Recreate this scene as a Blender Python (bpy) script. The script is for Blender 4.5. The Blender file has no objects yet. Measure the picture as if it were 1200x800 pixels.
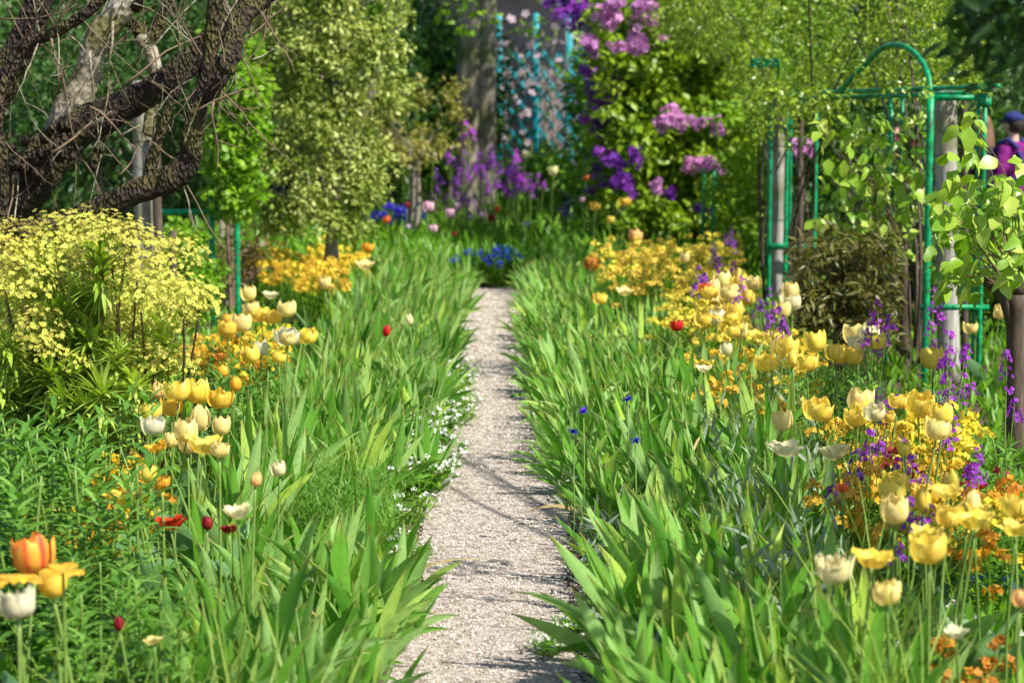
import bpy, math, random
import numpy as np
from mathutils import Matrix, Vector, Euler

R = math.radians
rng = np.random.default_rng(7)
random.seed(7)
scn = bpy.context.scene
COL = scn.collection

# ------------------------------------------------------------------ camera
CAM_H, FPX = 1.5, 2333.0            # eye height; focal length in 1200-px picture widths
HOR, VPX = 150.0, 579.0             # horizon row and the vanishing point of the path
PITCH = math.atan((400 - HOR) / FPX)
YAW = math.atan((600 - VPX) / FPX)
cam_d = bpy.data.cameras.new('camera')
cam_d.sensor_width = 36.0
cam_d.lens = 36.0 * FPX / 1200.0
cam_d.clip_start, cam_d.clip_end = 0.1, 900.0
cam_d.dof.use_dof = True
cam_d.dof.focus_distance = 7.2
cam_d.dof.aperture_fstop = 3.6
cam = bpy.data.objects.new('camera', cam_d)
COL.objects.link(cam)
cam.location = (0, 0, CAM_H)
cam.rotation_euler = (math.pi / 2 - PITCH, 0, -YAW)
scn.camera = cam

# ------------------------------------------------------------------ sky, sun, exposure
SUN_EL, SUN_AZ = R(49), R(36)       # azimuth: degrees behind the camera from straight right
S = Vector((math.cos(SUN_EL) * math.cos(SUN_AZ), -math.cos(SUN_EL) * math.sin(SUN_AZ), math.sin(SUN_EL)))
world = bpy.data.worlds.new('World')
scn.world = world
world.use_nodes = True
nt = world.node_tree
sky = nt.nodes.new('ShaderNodeTexSky')
sky.sky_type = 'NISHITA'
sky.sun_disc = False
sky.sun_elevation = SUN_EL
sky.sun_rotation = math.atan2(S.x, S.y)
bg = nt.nodes['Background']
bg.inputs['Strength'].default_value = 0.10
nt.links.new(sky.outputs[0], bg.inputs['Color'])
sun_d = bpy.data.lights.new('sun', 'SUN')
sun_d.energy = 5.0
sun_d.angle = R(0.5)
sun_d.color = (1.0, 0.95, 0.86)
sun = bpy.data.objects.new('sun', sun_d)
COL.objects.link(sun)
sun.rotation_euler = (-S).to_track_quat('-Z', 'Y').to_euler()
sun.location = (20, -8, 25)
vs = scn.view_settings
vs.view_transform = 'Standard'
vs.look = 'None'
vs.exposure = 0.88
vs.gamma = 1.0
scn.cycles.use_denoising = True
scn.cycles.max_bounces = 8
scn.cycles.transparent_max_bounces = 8

# ------------------------------------------------------------------ pixel -> place
_Rc = Euler(cam.rotation_euler).to_matrix()
def ray(px, py):
    return _Rc @ Vector(((px - 600) / FPX, (400 - py) / FPX, -1.0))
def at(px, py, Y):
    "point at depth Y behind picture position"
    d = ray(px, py)
    return Vector((0, 0, CAM_H)) + d * (Y / d.y)
def onz(px, py, z):
    "point at height z behind picture position"
    d = ray(px, py)
    return Vector((0, 0, CAM_H)) + d * ((z - CAM_H) / d.z)
def sc(Y):
    return FPX / Y                  # pixels per metre at that depth

# ------------------------------------------------------------------ objects
def tag(o, label=None, cat=None, group=None, kind=None):
    if label: o['label'] = label
    if cat: o['category'] = cat
    if group: o['group'] = group
    if kind: o['kind'] = kind
    return o
def empty(name, loc, label, cat, group=None, rz=0.0):
    o = bpy.data.objects.new(name, None)
    COL.objects.link(o)
    o.location = loc
    o.rotation_euler = (0, 0, rz)
    o.empty_display_size = 0.05
    return tag(o, label, cat, group)
def link(name, mesh, parent=None, M=None):
    o = bpy.data.objects.new(name, mesh)
    COL.objects.link(o)
    if parent is not None: o.parent = parent
    if M is not None: o.matrix_basis = M
    return o

# ------------------------------------------------------------------ mesh building
class MB:
    def __init__(s):
        s.V, s.L, s.Z, s.A, s.M = [], [], [], [], []
        s.n = 0
    def add(s, V, F, rnd=0.5, lu=None, lv=None, mat=0):
        V = np.asarray(V, float).reshape(-1, 3)
        k = len(V)
        s.V.append(V)
        for f in F: s.L.extend(i + s.n for i in f)
        s.Z.extend(len(f) for f in F)
        s.M.extend([mat] * len(F))
        a = np.zeros((k, 3)); a[:, 0] = rnd
        if lu is not None: a[:, 1] = lu
        if lv is not None: a[:, 2] = lv
        s.A.append(a)
        s.n += k
        return s
    def scatter(s, T, pos, rot, scale, rnd, mat=0):
        V, F, lu, lv = T
        pos = np.asarray(pos, float).reshape(-1, 3)
        N = len(pos)
        if N == 0: return s
        scale = np.asarray(scale, float)
        if scale.ndim == 0: scale = np.full(N, float(scale))
        if scale.ndim == 1: W = V[None] * scale[:, None, None]
        else: W = V[None] * scale[:, None, :]
        W = np.einsum('nij,nkj->nki', rot, W) + pos[:, None, :]
        k = len(V)
        flat = np.array([i for f in F for i in f])
        off = np.arange(N) * k + s.n
        s.V.append(W.reshape(-1, 3))
        s.L.extend((flat[None] + off[:, None]).ravel().tolist())
        s.Z.extend([len(f) for f in F] * N)
        s.M.extend([mat] * (len(F) * N))
        a = np.zeros((N, k, 3))
        a[:, :, 0] = np.broadcast_to(np.asarray(rnd, float).reshape(-1, 1), (N, k))
        a[:, :, 1] = lu[None]
        a[:, :, 2] = lv[None]
        s.A.append(a.reshape(-1, 3))
        s.n += N * k
        return s
    def mesh(s, name, mats, smooth=True):
        me = bpy.data.meshes.new(name)
        V = np.concatenate(s.V)
        L = np.array(s.L, np.int32); Z = np.array(s.Z, np.int32)
        me.vertices.add(len(V)); me.vertices.foreach_set('co', V.astype(np.float32).ravel())
        me.loops.add(len(L)); me.loops.foreach_set('vertex_index', L)
        me.polygons.add(len(Z))
        st = np.concatenate([[0], np.cumsum(Z)[:-1]]).astype(np.int32)
        me.polygons.foreach_set('loop_start', st)
        me.polygons.foreach_set('loop_total', Z)
        me.polygons.foreach_set('material_index', np.array(s.M, np.int32))
        me.polygons.foreach_set('use_smooth', np.full(len(Z), bool(smooth)))
        A = np.concatenate(s.A).astype(np.float32)
        for i, nm in enumerate(('rnd', 'lu', 'lv')):
            at_ = me.attributes.new(nm, 'FLOAT', 'POINT')
            at_.data.foreach_set('value', np.ascontiguousarray(A[:, i]))
        for m in (mats if isinstance(mats, (list, tuple)) else [mats]): me.materials.append(m)
        me.update(calc_edges=True)
        return me
    def build(s, name, mats, parent=None, M=None, smooth=True):
        return link(name, s.mesh(name, mats, smooth), parent, M)

def norm(a):
    a = np.asarray(a, float)
    return a / np.maximum(np.linalg.norm(a, axis=-1, keepdims=True), 1e-9)
def frames(d, up=None, roll=None):
    "rotation matrices with local Y along d and local Z near up"
    d = norm(d)
    N = len(d)
    if up is None: up = np.tile([0., 0., 1.], (N, 1)) + rng.normal(0, .05, (N, 3))
    x = norm(np.cross(d, up)); z = np.cross(x, d)
    if roll is not None:
        c, s_ = np.cos(roll)[:, None], np.sin(roll)[:, None]
        x, z = x * c + z * s_, z * c - x * s_
    return np.stack([x, d, z], axis=2)
def randdir(n, zmin=-1., zmax=1.):
    z = rng.uniform(zmin, zmax, n); a = rng.uniform(0, 2 * math.pi, n)
    r = np.sqrt(np.maximum(0, 1 - z * z))
    return np.stack([r * np.cos(a), r * np.sin(a), z], 1)

# leaf templates: lie along +Y, face +Z -------------------------------------------
def leaf_T(W=.4, nseg=4, fold=.12, curl=.15, peak=.42, sharp=1.0, wave=0., asym=0.):
    rows = []
    V, lu, lv, F = [], [], [], []
    V.append((0, 0, 0)); lu.append(.5); lv.append(0)
    for i in range(1, nseg):
        t = i / nseg
        w = .5 * W * ((t / peak) ** .7 if t < peak else ((1 - t) / (1 - peak)) ** (.6 * sharp)) 
        z = -curl * t * t
        wv = wave * math.sin(t * 9)
        k = len(V)
        V += [(-w + asym * t, t, z + fold * w * 2 + wv), (asym * t, t, z), (w + asym * t, t, z + fold * w * 2 - wv)]
        lu += [0, .5, 1]; lv += [t, t, t]
        rows.append(k)
    k = len(V); V.append((asym, 1, -curl)); lu.append(.5); lv.append(1)
    r0 = rows[0]
    F += [(0, r0 + 1, r0), (0, r0 + 2, r0 + 1)]
    for a, b in zip(rows, rows[1:]):
        F += [(a, a + 1, b + 1, b), (a + 1, a + 2, b + 2, b + 1)]
    rl = rows[-1]
    F += [(rl, rl + 1, k), (rl + 1, rl + 2, k)]
    return np.array(V, float), F, np.array(lu, float), np.array(lv, float)
T_leaf4 = leaf_T(.45, 3, .14, .18)
T_tiny = leaf_T(.55, 2, .12, .1, .5)
T_round = leaf_T(.75, 4, .10, .22, .40, .8)
T_lance = leaf_T(.16, 4, .15, .35, .45)
T_broad = leaf_T(.62, 5, .12, .30, .36, 1.15)
T_needle = leaf_T(.09, 3, .1, .25, .5)
T_grass = leaf_T(.022, 5, .0, .55, .3, 1.3)

def sword_T(W=.075, nseg=8, bend=.1, side=.0, twist=.0):
    "iris leaf: length 1 upward along Z, flat in the XZ plane, bending towards +X"
    V, F, lu, lv = [], [], [], []
    for i in range(nseg + 1):
        t = i / nseg
        w = W * .5 * (.62 + .5 * math.sin(min(1, t * 1.5) * math.pi / 2) * .9)
        if t > .55: w *= max(0.02, (1 - ((t - .55) / .45) ** 1.9))
        cx = bend * t ** 2.2 + side * t
        cz = t - .45 * abs(bend) * t ** 3
        a = twist * t
        nx, ny = math.cos(a), math.sin(a)
        V += [(cx - w * nx, -w * ny, cz), (cx - .05 * W * ny, .12 * W * nx, cz), (cx + w * nx, w * ny, cz)]
        lu += [0, .5, 1]; lv += [t, t, t]
    for i in range(nseg):
        a, b = 3 * i, 3 * i + 3
        F += [(a, a + 1, b + 1, b), (a + 1, a + 2, b + 2, b + 1)]
    return np.array(V, float), F, np.array(lu, float), np.array(lv, float)

# tubes -------------------------------------------------------------------------
def catmull(P, rad, sub=4):
    P = [Vector(p) for p in P]
    out, ro = [], []
    n = len(P)
    for i in range(n - 1):
        p0, p1, p2, p3 = P[max(i - 1, 0)], P[i], P[i + 1], P[min(i + 2, n - 1)]
        for k in range(sub):
            t = k / sub
            out.append(.5 * ((2 * p1) + (p2 - p0) * t + (2 * p0 - 5 * p1 + 4 * p2 - p3) * t * t + (3 * p1 - p0 - 3 * p2 + p3) * t ** 3))
            ro.append(rad[i] * (1 - t) + rad[i + 1] * t)
    out.append(P[-1]); ro.append(rad[-1])
    return out, ro
def tube(mb, P, rad, sides=8, rough=0., rnd=.5, mat=0, cap=True, squash=1.0):
    P = [Vector(p) for p in P]
    n = len(P)
    if not hasattr(rad, '__len__'): rad = [rad] * n
    V, F, lu, lv = [], [], [], []
    t0 = (P[1] - P[0]).normalized()
    x = t0.cross(Vector((0, 0, 1)))
    if x.length < .1: x = t0.cross(Vector((1, 0, 0)))
    x.normalize()
    acc = 0.
    ph = random.uniform(0, 9)
    for i in range(n):
        t = (P[min(i + 1, n - 1)] - P[max(i - 1, 0)]).normalized()
        x = (x - t * x.dot(t)).normalized()
        y = t.cross(x)
        if i: acc += (P[i] - P[i - 1]).length
        for k in range(sides):
            a = 2 * math.pi * k / sides
            r = rad[i]
            if rough: r *= 1 + rough * (math.sin(3 * a + ph + acc * 5) * .5 + math.sin(5 * a - acc * 9 + ph * 2) * .35 + random.uniform(-.5, .5))
            V.append(P[i] + x * (r * math.cos(a)) + y * (r * math.sin(a) * squash))
            lu.append(k / sides); lv.append(acc)
    for i in range(n - 1):
        for k in range(sides):
            k2 = (k + 1) % sides
            F.append((i * sides + k, i * sides + k2, (i + 1) * sides + k2, (i + 1) * sides + k))
    if cap:
        F.append(tuple(range(sides))[::-1])
        F.append(tuple((n - 1) * sides + k for k in range(sides)))
    mb.add([tuple(v) for v in V], F, rnd, np.array(lu), np.array(lv), mat)
    return mb
def box(mb, c, h, rot=None, mat=0, rnd=.5, bev=0.004):
    "box with chamfered vertical edges; c centre, h half sizes"
    c = Vector(c); b = min(bev, min(h) * .4)
    x, y, z = h
    ring = [(-x + b, -y), (x - b, -y), (x, -y + b), (x, y - b), (x - b, y), (-x + b, y), (-x, y - b), (-x, -y + b)]
    ring2 = [(px * (1 - b / x), py * (1 - b / y)) for px, py in ring]
    V = [(px, py, -z + b) for px, py in ring] + [(px, py, z - b) for px, py in ring] + [(px, py, -z) for px, py in ring2] + [(px, py, z) for px, py in ring2]
    F = []
    for k in range(8):
        k2 = (k + 1) % 8
        F += [(k, k2, 8 + k2, 8 + k), (16 + k, 16 + k2, k2, k), (8 + k, 8 + k2, 24 + k2, 24 + k)]
    F += [tuple(range(23, 15, -1)), tuple(range(24, 32))]
    M = rot if rot is not None else Matrix.Identity(3)
    mb.add([tuple(c + M @ Vector(v)) for v in V], F, rnd, None, None, mat)
    return mb

# ------------------------------------------------------------------ materials
def _mat(name):
    m = bpy.data.materials.new(name); m.use_nodes = True
    t = m.node_tree; t.nodes.clear()
    return m, t, t.nodes.new, t.links.new
def _ramp(new, stops):
    r = new('ShaderNodeValToRGB')
    e = r.color_ramp.elements
    while len(e) > 1: e.remove(e[0])
    e[0].position = stops[0][0]; e[0].color = (*stops[0][1], 1)
    for p, c in stops[1:]:
        q = e.new(p); q.color = (*c, 1)
    return r
def leaf_mat(name, cols, trans=.35, rough=.45, vein=0., base=None, tcol=(1.25, 1.3, .55), spec=.35, tip=None, hue=.5):
    m, t, new, ln = _mat(name)
    at_ = new('ShaderNodeAttribute'); at_.attribute_name = 'rnd'
    oi = new('ShaderNodeObjectInfo')
    mx = new('ShaderNodeMath'); mx.operation = 'MULTIPLY_ADD'
    ln(oi.outputs['Random'], mx.inputs[0]); mx.inputs[1].default_value = .36; 
    m2 = new('ShaderNodeMath'); m2.operation = 'MULTIPLY_ADD'
    ln(at_.outputs['Fac'], m2.inputs[0]); m2.inputs[1].default_value = .72; m2.inputs[2].default_value = -.04
    ln(m2.outputs[0], mx.inputs[2])
    n = len(cols)
    rp = _ramp(new, [(i / max(1, n - 1), c) for i, c in enumerate(cols)])
    ln(mx.outputs[0], rp.inputs[0])
    col = rp.outputs[0]
    lv = new('ShaderNodeAttribute'); lv.attribute_name = 'lv'
    lu = new('ShaderNodeAttribute'); lu.attribute_name = 'lu'
    def mixc(fac, a, b, op='MIX'):
        x = new('ShaderNodeMix'); x.data_type = 'RGBA'; x.blend_type = op
        if hasattr(fac, 'links'): ln(fac, x.inputs[0])
        else: x.inputs[0].default_value = fac
        for q, v in ((6, a), (7, b)):
            if hasattr(v, 'links'): ln(v, x.inputs[q])
            else: x.inputs[q].default_value = (*v, 1)
        return x.outputs[2]
    # blotches that differ along each leaf
    tc = new('ShaderNodeTexCoord')
    nz = new('ShaderNodeTexNoise'); nz.inputs['Scale'].default_value = 14.; nz.inputs['Detail'].default_value = 3
    ln(tc.outputs['Object'], nz.inputs['Vector'])
    nr = _ramp(new, [(.3, (.72, .74, .66)), (.7, (1.2, 1.17, 1.1))])
    ln(nz.outputs['Fac'], nr.inputs[0])
    col = mixc(hue, col, nr.outputs[0], 'MULTIPLY') if hue else col
    if base is not None:
        rb = _ramp(new, [(0.0, (1, 1, 1)), (.4, (0, 0, 0))]); ln(lv.outputs['Fac'], rb.inputs[0])
        col = mixc(rb.outputs[0], col, base)
    if tip is not None:
        rb = _ramp(new, [(.88, (0, 0, 0)), (1., (1, 1, 1))]); ln(lv.outputs['Fac'], rb.inputs[0])
        col = mixc(rb.outputs[0], col, tip)
    bs = new('ShaderNodeBsdfPrincipled')
    ln(col, bs.inputs['Base Color'])
    bs.inputs['Roughness'].default_value = rough
    bs.inputs['Specular IOR Level'].default_value = spec
    if vein:
        w = new('ShaderNodeMath'); w.operation = 'SINE'
        ws = new('ShaderNodeMath'); ws.operation = 'MULTIPLY'; ws.inputs[1].default_value = 70.
        ln(lu.outputs['Fac'], ws.inputs[0]); ln(ws.outputs[0], w.inputs[0])
        bp = new('ShaderNodeBump'); bp.inputs['Strength'].default_value = vein; bp.inputs['Distance'].default_value = .002
        ln(w.outputs[0], bp.inputs['Height']); ln(bp.outputs[0], bs.inputs['Normal'])
    out = new('ShaderNodeOutputMaterial')
    if trans:
        tr = new('ShaderNodeBsdfTranslucent')
        ln(mixc(1., col, tcol, 'MULTIPLY'), tr.inputs['Color'])
        ms = new('ShaderNodeMixShader'); ms.inputs[0].default_value = trans
        ln(bs.outputs[0], ms.inputs[1]); ln(tr.outputs[0], ms.inputs[2]); ln(ms.outputs[0], out.inputs[0])
    else: ln(bs.outputs[0], out.inputs[0])
    return m
def petal_mat(name, mid, edge=None, base=None, trans=.35, rough=.5, var=.12):
    edge = edge or mid; base = base or mid
    m, t, new, ln = _mat(name)
    lu = new('ShaderNodeAttribute'); lu.attribute_name = 'lu'
    lv = new('ShaderNodeAttribute'); lv.attribute_name = 'lv'
    rn = new('ShaderNodeAttribute'); rn.attribute_name = 'rnd'
    oi = new('ShaderNodeObjectInfo')
    r1 = _ramp(new, [(0, edge), (.28, edge), (.5, mid), (.72, edge), (1, edge)]); ln(lu.outputs['Fac'], r1.inputs[0])
    r2 = _ramp(new, [(0, (1, 1, 1)), (.25, (0, 0, 0))]); ln(lv.outputs['Fac'], r2.inputs[0])
    x = new('ShaderNodeMix'); x.data_type = 'RGBA'; ln(r2.outputs[0], x.inputs[0]); ln(r1.outputs[0], x.inputs[6]); x.inputs[7].default_value = (*base, 1)
    hs = new('ShaderNodeHueSaturation')
    a = new('ShaderNodeMath'); a.operation = 'ADD'; ln(rn.outputs['Fac'], a.inputs[0]); ln(oi.outputs['Random'], a.inputs[1])
    mr = new('ShaderNodeMapRange'); mr.inputs[1].default_value = 0; mr.inputs[2].default_value = 2
    mr.inputs[3].default_value = 1 - var * 1.6; mr.inputs[4].default_value = 1 + var
    ln(a.outputs[0], mr.inputs[0]); ln(mr.outputs[0], hs.inputs['Value'])
    mh = new('ShaderNodeMapRange'); mh.inputs[3].default_value = .5 - var * .08; mh.inputs[4].default_value = .5 + var * .08
    ln(oi.outputs['Random'], mh.inputs[0]); ln(mh.outputs[0], hs.inputs['Hue'])
    cx = new('ShaderNodeCombineXYZ'); sx = new('ShaderNodeMath'); sx.operation = 'MULTIPLY'; sx.inputs[1].default_value = 16.
    ln(lu.outputs['Fac'], sx.inputs[0]); ln(sx.outputs[0], cx.inputs[0])
    sy = new('ShaderNodeMath'); sy.operation = 'MULTIPLY'; sy.inputs[1].default_value = 1.6
    ln(lv.outputs['Fac'], sy.inputs[0]); ln(sy.outputs[0], cx.inputs[1])
    sz = new('ShaderNodeMath'); sz.operation = 'MULTIPLY'; sz.inputs[1].default_value = 37.
    ln(oi.outputs['Random'], sz.inputs[0]); ln(sz.outputs[0], cx.inputs[2])
    sn = new('ShaderNodeTexNoise'); sn.inputs['Scale'].default_value = 1.; sn.inputs['Detail'].default_value = 3; ln(cx.outputs[0], sn.inputs['Vector'])
    sr = _ramp(new, [(.32, (.84, .80, .70)), (.62, (1.06, 1.06, 1.06))]); ln(sn.outputs['Fac'], sr.inputs[0])
    sm = new('ShaderNodeMix'); sm.data_type = 'RGBA'; sm.blend_type = 'MULTIPLY'; sm.inputs[0].default_value = .75
    ln(x.outputs[2], sm.inputs[6]); ln(sr.outputs[0], sm.inputs[7]); ln(sm.outputs[2], hs.inputs['Color'])
    bs = new('ShaderNodeBsdfPrincipled'); ln(hs.outputs[0], bs.inputs['Base Color']); bs.inputs['Roughness'].default_value = rough
    bs.inputs['Specular IOR Level'].default_value = .25
    w = new('ShaderNodeMath'); w.operation = 'SINE'; ws = new('ShaderNodeMath'); ws.operation = 'MULTIPLY'; ws.inputs[1].default_value = 55.
    ln(lu.outputs['Fac'], ws.inputs[0]); ln(ws.outputs[0], w.inputs[0])
    bp = new('ShaderNodeBump'); bp.inputs['Strength'].default_value = .10; bp.inputs['Distance'].default_value = .002
    ln(w.outputs[0], bp.inputs['Height']); ln(bp.outputs[0], bs.inputs['Normal'])
    tr = new('ShaderNodeBsdfTranslucent'); ln(hs.outputs[0], tr.inputs['Color'])
    ms = new('ShaderNodeMixShader'); ms.inputs[0].default_value = trans
    out = new('ShaderNodeOutputMaterial')
    ln(bs.outputs[0], ms.inputs[1]); ln(tr.outputs[0], ms.inputs[2]); ln(ms.outputs[0], out.inputs[0])
    return m
def noise_mat(name, cols, scale=8., rough=.8, bump=.5, bdist=.01, detail=6, stretch=(1, 1, 1), spec=.3, moss=None, fine=None, metal=0.):
    m, t, new, ln = _mat(name)
    tc = new('ShaderNodeTexCoord'); mp = new('ShaderNodeMapping'); mp.inputs['Scale'].default_value = stretch
    ln(tc.outputs['Object'], mp.inputs[0])
    nz = new('ShaderNodeTexNoise'); nz.inputs['Scale'].default_value = scale; nz.inputs['Detail'].default_value = detail; nz.inputs['Roughness'].default_value = .65
    ln(mp.outputs[0], nz.inputs['Vector'])
    n = len(cols)
    rp = _ramp(new, [(.28 + .44 * i / max(1, n - 1), c) for i, c in enumerate(cols)]); ln(nz.outputs['Fac'], rp.inputs[0])
    col = rp.outputs[0]
    if moss:
        n2 = new('ShaderNodeTexNoise'); n2.inputs['Scale'].default_value = scale * .35; n2.inputs['Detail'].default_value = 5
        ln(tc.outputs['Object'], n2.inputs['Vector'])
        r2 = _ramp(new, [(.48, (0, 0, 0)), (.6, (1, 1, 1))]); ln(n2.outputs['Fac'], r2.inputs[0])
        x = new('ShaderNodeMix'); x.data_type = 'RGBA'; ln(r2.outputs[0], x.inputs[0]); ln(col, x.inputs[6]); x.inputs[7].default_value = (*moss, 1)
        col = x.outputs[2]
    bs = new('ShaderNodeBsdfPrincipled'); ln(col, bs.inputs['Base Color'])
    bs.inputs['Roughness'].default_value = rough; bs.inputs['Specular IOR Level'].default_value = spec; bs.inputs['Metallic'].default_value = metal
    h = nz.outputs['Fac']
    if fine:
        v = new('ShaderNodeTexVoronoi'); v.inputs['Scale'].default_value = fine; ln(mp.outputs[0], v.inputs['Vector'])
        ad = new('ShaderNodeMath'); ad.operation = 'ADD'; ln(h, ad.inputs[0]); ln(v.outputs['Distance'], ad.inputs[1]); h = ad.outputs[0]
    if bump:
        bp = new('ShaderNodeBump'); bp.inputs['Strength'].default_value = bump; bp.inputs['Distance'].default_value = bdist
        ln(h, bp.inputs['Height']); ln(bp.outputs[0], bs.inputs['Normal'])
    out = new('ShaderNodeOutputMaterial'); ln(bs.outputs[0], out.inputs[0])
    return m
# ================================================================== materials used by several things
M_soil = noise_mat('soil', [(.035, .022, .014), (.075, .05, .032), (.12, .085, .055)], 9, .95, .8, .03)
M_gravel_bed = noise_mat('path_gravel_bed', [(.25, .21, .175), (.36, .31, .265), (.48, .425, .37)], 55, .9, .6, .006, fine=160, moss=(.22, .18, .14))
M_iris = leaf_mat('iris_leaf', [(.06, .20, .018), (.14, .35, .035), (.30, .48, .16), (.41, .56, .055)], .38, .42, .25, base=(.30, .40, .09), tip=(.34, .33, .09), spec=.25)
M_green = leaf_mat('mid_green_leaf', [(.05, .16, .010), (.12, .29, .014), (.25, .43, .025)], .35, .45)
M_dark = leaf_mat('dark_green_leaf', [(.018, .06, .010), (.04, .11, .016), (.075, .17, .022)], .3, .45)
M_olive = leaf_mat('variegated_leaf', [(.085, .14, .010), (.23, .30, .04), (.57, .61, .21), (.16, .22, .02)], .28, .5)
M_lime = leaf_mat('lime_leaf', [(.08, .21, .010), (.18, .35, .016), (.33, .48, .04)], .42, .42)
M_vine = leaf_mat('vine_leaf', [(.10, .25, .015), (.26, .43, .03), (.46, .56, .10)], .40, .36, spec=.4)
M_rose = leaf_mat('rose_leaf', [(.028, .075, .004), (.10, .20, .008), (.30, .41, .03), (.22, .19, .025)], .28, .36, spec=.45)
M_tulipleaf = leaf_mat('tulip_leaf', [(.07, .17, .05), (.12, .25, .09), (.17, .31, .12)], .3, .4, .2)
M_stem = leaf_mat('stem_green', [(.10, .20, .03), (.17, .28, .05), (.22, .33, .08)], .15, .45)
M_grass = leaf_mat('grass_blade', [(.10, .20, .03), (.20, .32, .05), (.34, .40, .09)], .38, .4)
M_grey = leaf_mat('grey_green_leaf', [(.12, .20, .12), (.20, .28, .18), (.27, .34, .24)], .25, .5)
M_red_leaf = leaf_mat('bronze_leaf', [(.07, .035, .014), (.11, .085, .022), (.15, .15, .035), (.09, .12, .025)], .35, .4)
M_bark = noise_mat('gnarled_bark', [(.012, .008, .006), (.038, .026, .017), (.115, .082, .055)], 11, .92, 1., .05, moss=(.085, .078, .02), stretch=(1, 1, .55), fine=70)
M_bark_pale = noise_mat('pale_bark', [(.14, .12, .085), (.26, .23, .17), (.37, .33, .26)], 14, .9, .7, .015, moss=(.14, .13, .05), fine=30)
M_twig = noise_mat('twig_bark', [(.10, .065, .04), (.22, .15, .10)], 30, .8, .3, .003)
M_wood = noise_mat('weathered_wood', [(.20, .185, .16), (.33, .31, .275), (.44, .42, .38)], 7, .85, .7, .008, stretch=(6, 6, .7), moss=(.17, .17, .10))
M_stake = noise_mat('brown_stake', [(.035, .026, .017), (.08, .06, .042), (.14, .105, .075)], 8, .9, .8, .01, stretch=(5, 5, .8))
M_trunkgrey = noise_mat('grey_trunk', [(.14, .12, .095), (.25, .215, .17), (.37, .32, .26)], 4, .9, .8, .02, stretch=(5, 5, .6), moss=(.10, .11, .045))
M_paint = noise_mat('emerald_paint', [(.035, .03, .02), (.0, .15, .05), (.001, .28, .10), (.003, .37, .13)], 22, .45, .25, .003, spec=.3)
M_teal = noise_mat('teal_paint', [(.0, .20, .25), (.008, .32, .37)], 5, .5, .1, .003)
M_wall = noise_mat('house_plaster', [(.20, .165, .17), (.29, .24, .24)], 3, .9, .3, .01)

# ================================================================== ground and path
def sheet(name, x0, x1, y0, y1, z, mat, nx=2, ny=2, jit=0.):
    mb = MB()
    xs = np.linspace(x0, x1, nx); ys = np.linspace(y0, y1, ny)
    V = [(x, y, z + (random.uniform(-jit, jit) if jit else 0)) for y in ys for x in xs]
    F = [(j * nx + i, j * nx + i + 1, (j + 1) * nx + i + 1, (j + 1) * nx + i) for j in range(ny - 1) for i in range(nx - 1)]
    mb.add(V, F)
    return mb.build(name, mat)
tag(sheet('ground', -200, 200, -60, 400, 0, M_soil), 'dark brown garden soil under the flower beds', 'soil', kind='structure')
PX0, PX1, PY0, PY1 = -.27, .25, 1.0, 18.6
mb = MB()
ys = np.linspace(PY0, PY1, 120)
V = []; F = []
for y in ys:
    for x in (PX0 + .03 * math.sin(y * 2.1) + random.uniform(-.02, .02), -.01, PX1 + .03 * math.sin(y * 1.7 + 1) + random.uniform(-.02, .02)):
        V.append((x, y, .006))
for j in range(len(ys) - 1):
    for i in range(2): F.append((j * 3 + i, j * 3 + i + 1, j * 3 + i + 4, j * 3 + i + 3))
mb.add(V, F)
path = tag(mb.build('path', M_gravel_bed), 'narrow pale gravel path running between the iris borders', 'path', kind='structure')
# loose stones of the path
def pebble_T():
    V = [(1, 0, 0), (-1, 0, 0), (0, 1, 0), (0, -1, 0), (0, 0, .75), (.6, .6, .35), (-.6, .6, .3), (-.6, -.6, .35), (.6, -.6, .3)]
    F = [(4, 0, 5), (4, 5, 2), (4, 2, 6), (4, 6, 1), (4, 1, 7), (4, 7, 3), (4, 3, 8), (4, 8, 0)]
    return np.array(V, float), F, np.zeros(9), np.zeros(9)
M_peb = leaf_mat('gravel_stone', [(.14, .115, .09), (.33, .28, .235), (.46, .405, .35), (.62, .57, .51), (.35, .28, .22)], 0, .8, hue=.3)
mb = MB()
T = pebble_T()
N = 36000
u = rng.random(N)
y = 4.6 * (19.0 / 4.6) ** u * 1.0
y = np.minimum(y, 18.5)
x = rng.uniform(PX0 - .03, PX1 + .03, N)
s = rng.uniform(.0022, .0062, N) * (1 + .9 * (rng.random(N) > .95))
s *= np.clip(y / 9, .95, 1.5)
rot = frames(np.stack([np.cos(a := rng.uniform(0, 6.28, N)), np.sin(a), rng.normal(0, .12, N)], 1))
mb.scatter(T, np.stack([x, y, np.full(N, .0065)], 1), rot, np.stack([s, s * rng.uniform(.6, 1, N), s], 1), rng.random(N))
tag(mb.build('gravel', M_peb, smooth=False), 'loose pale pebbles scattered over the path', 'gravel', kind='stuff')

mb = MB(); N = 260
sx = rng.choice([-1, 1], N) * rng.uniform(.05, .27, N) ** .6 * .42
mb.scatter(leaf_T(.4, 3, .2, .3), np.stack([np.clip(sx, -.27, .25), rng.uniform(5, 17, N), np.full(N, .014)], 1), frames(randdir(N, -.1, .25)), rng.uniform(.008, .026, N), rng.random(N))
tag(mb.build('fallen_leaves', leaf_mat('dry_scraps', [(.20, .13, .06), (.34, .26, .10), (.50, .42, .22), (.12, .17, .04)], .1, .7)), 'dry leaf scraps and fallen petals lying on the gravel', 'leaf litter', kind='stuff')
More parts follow.
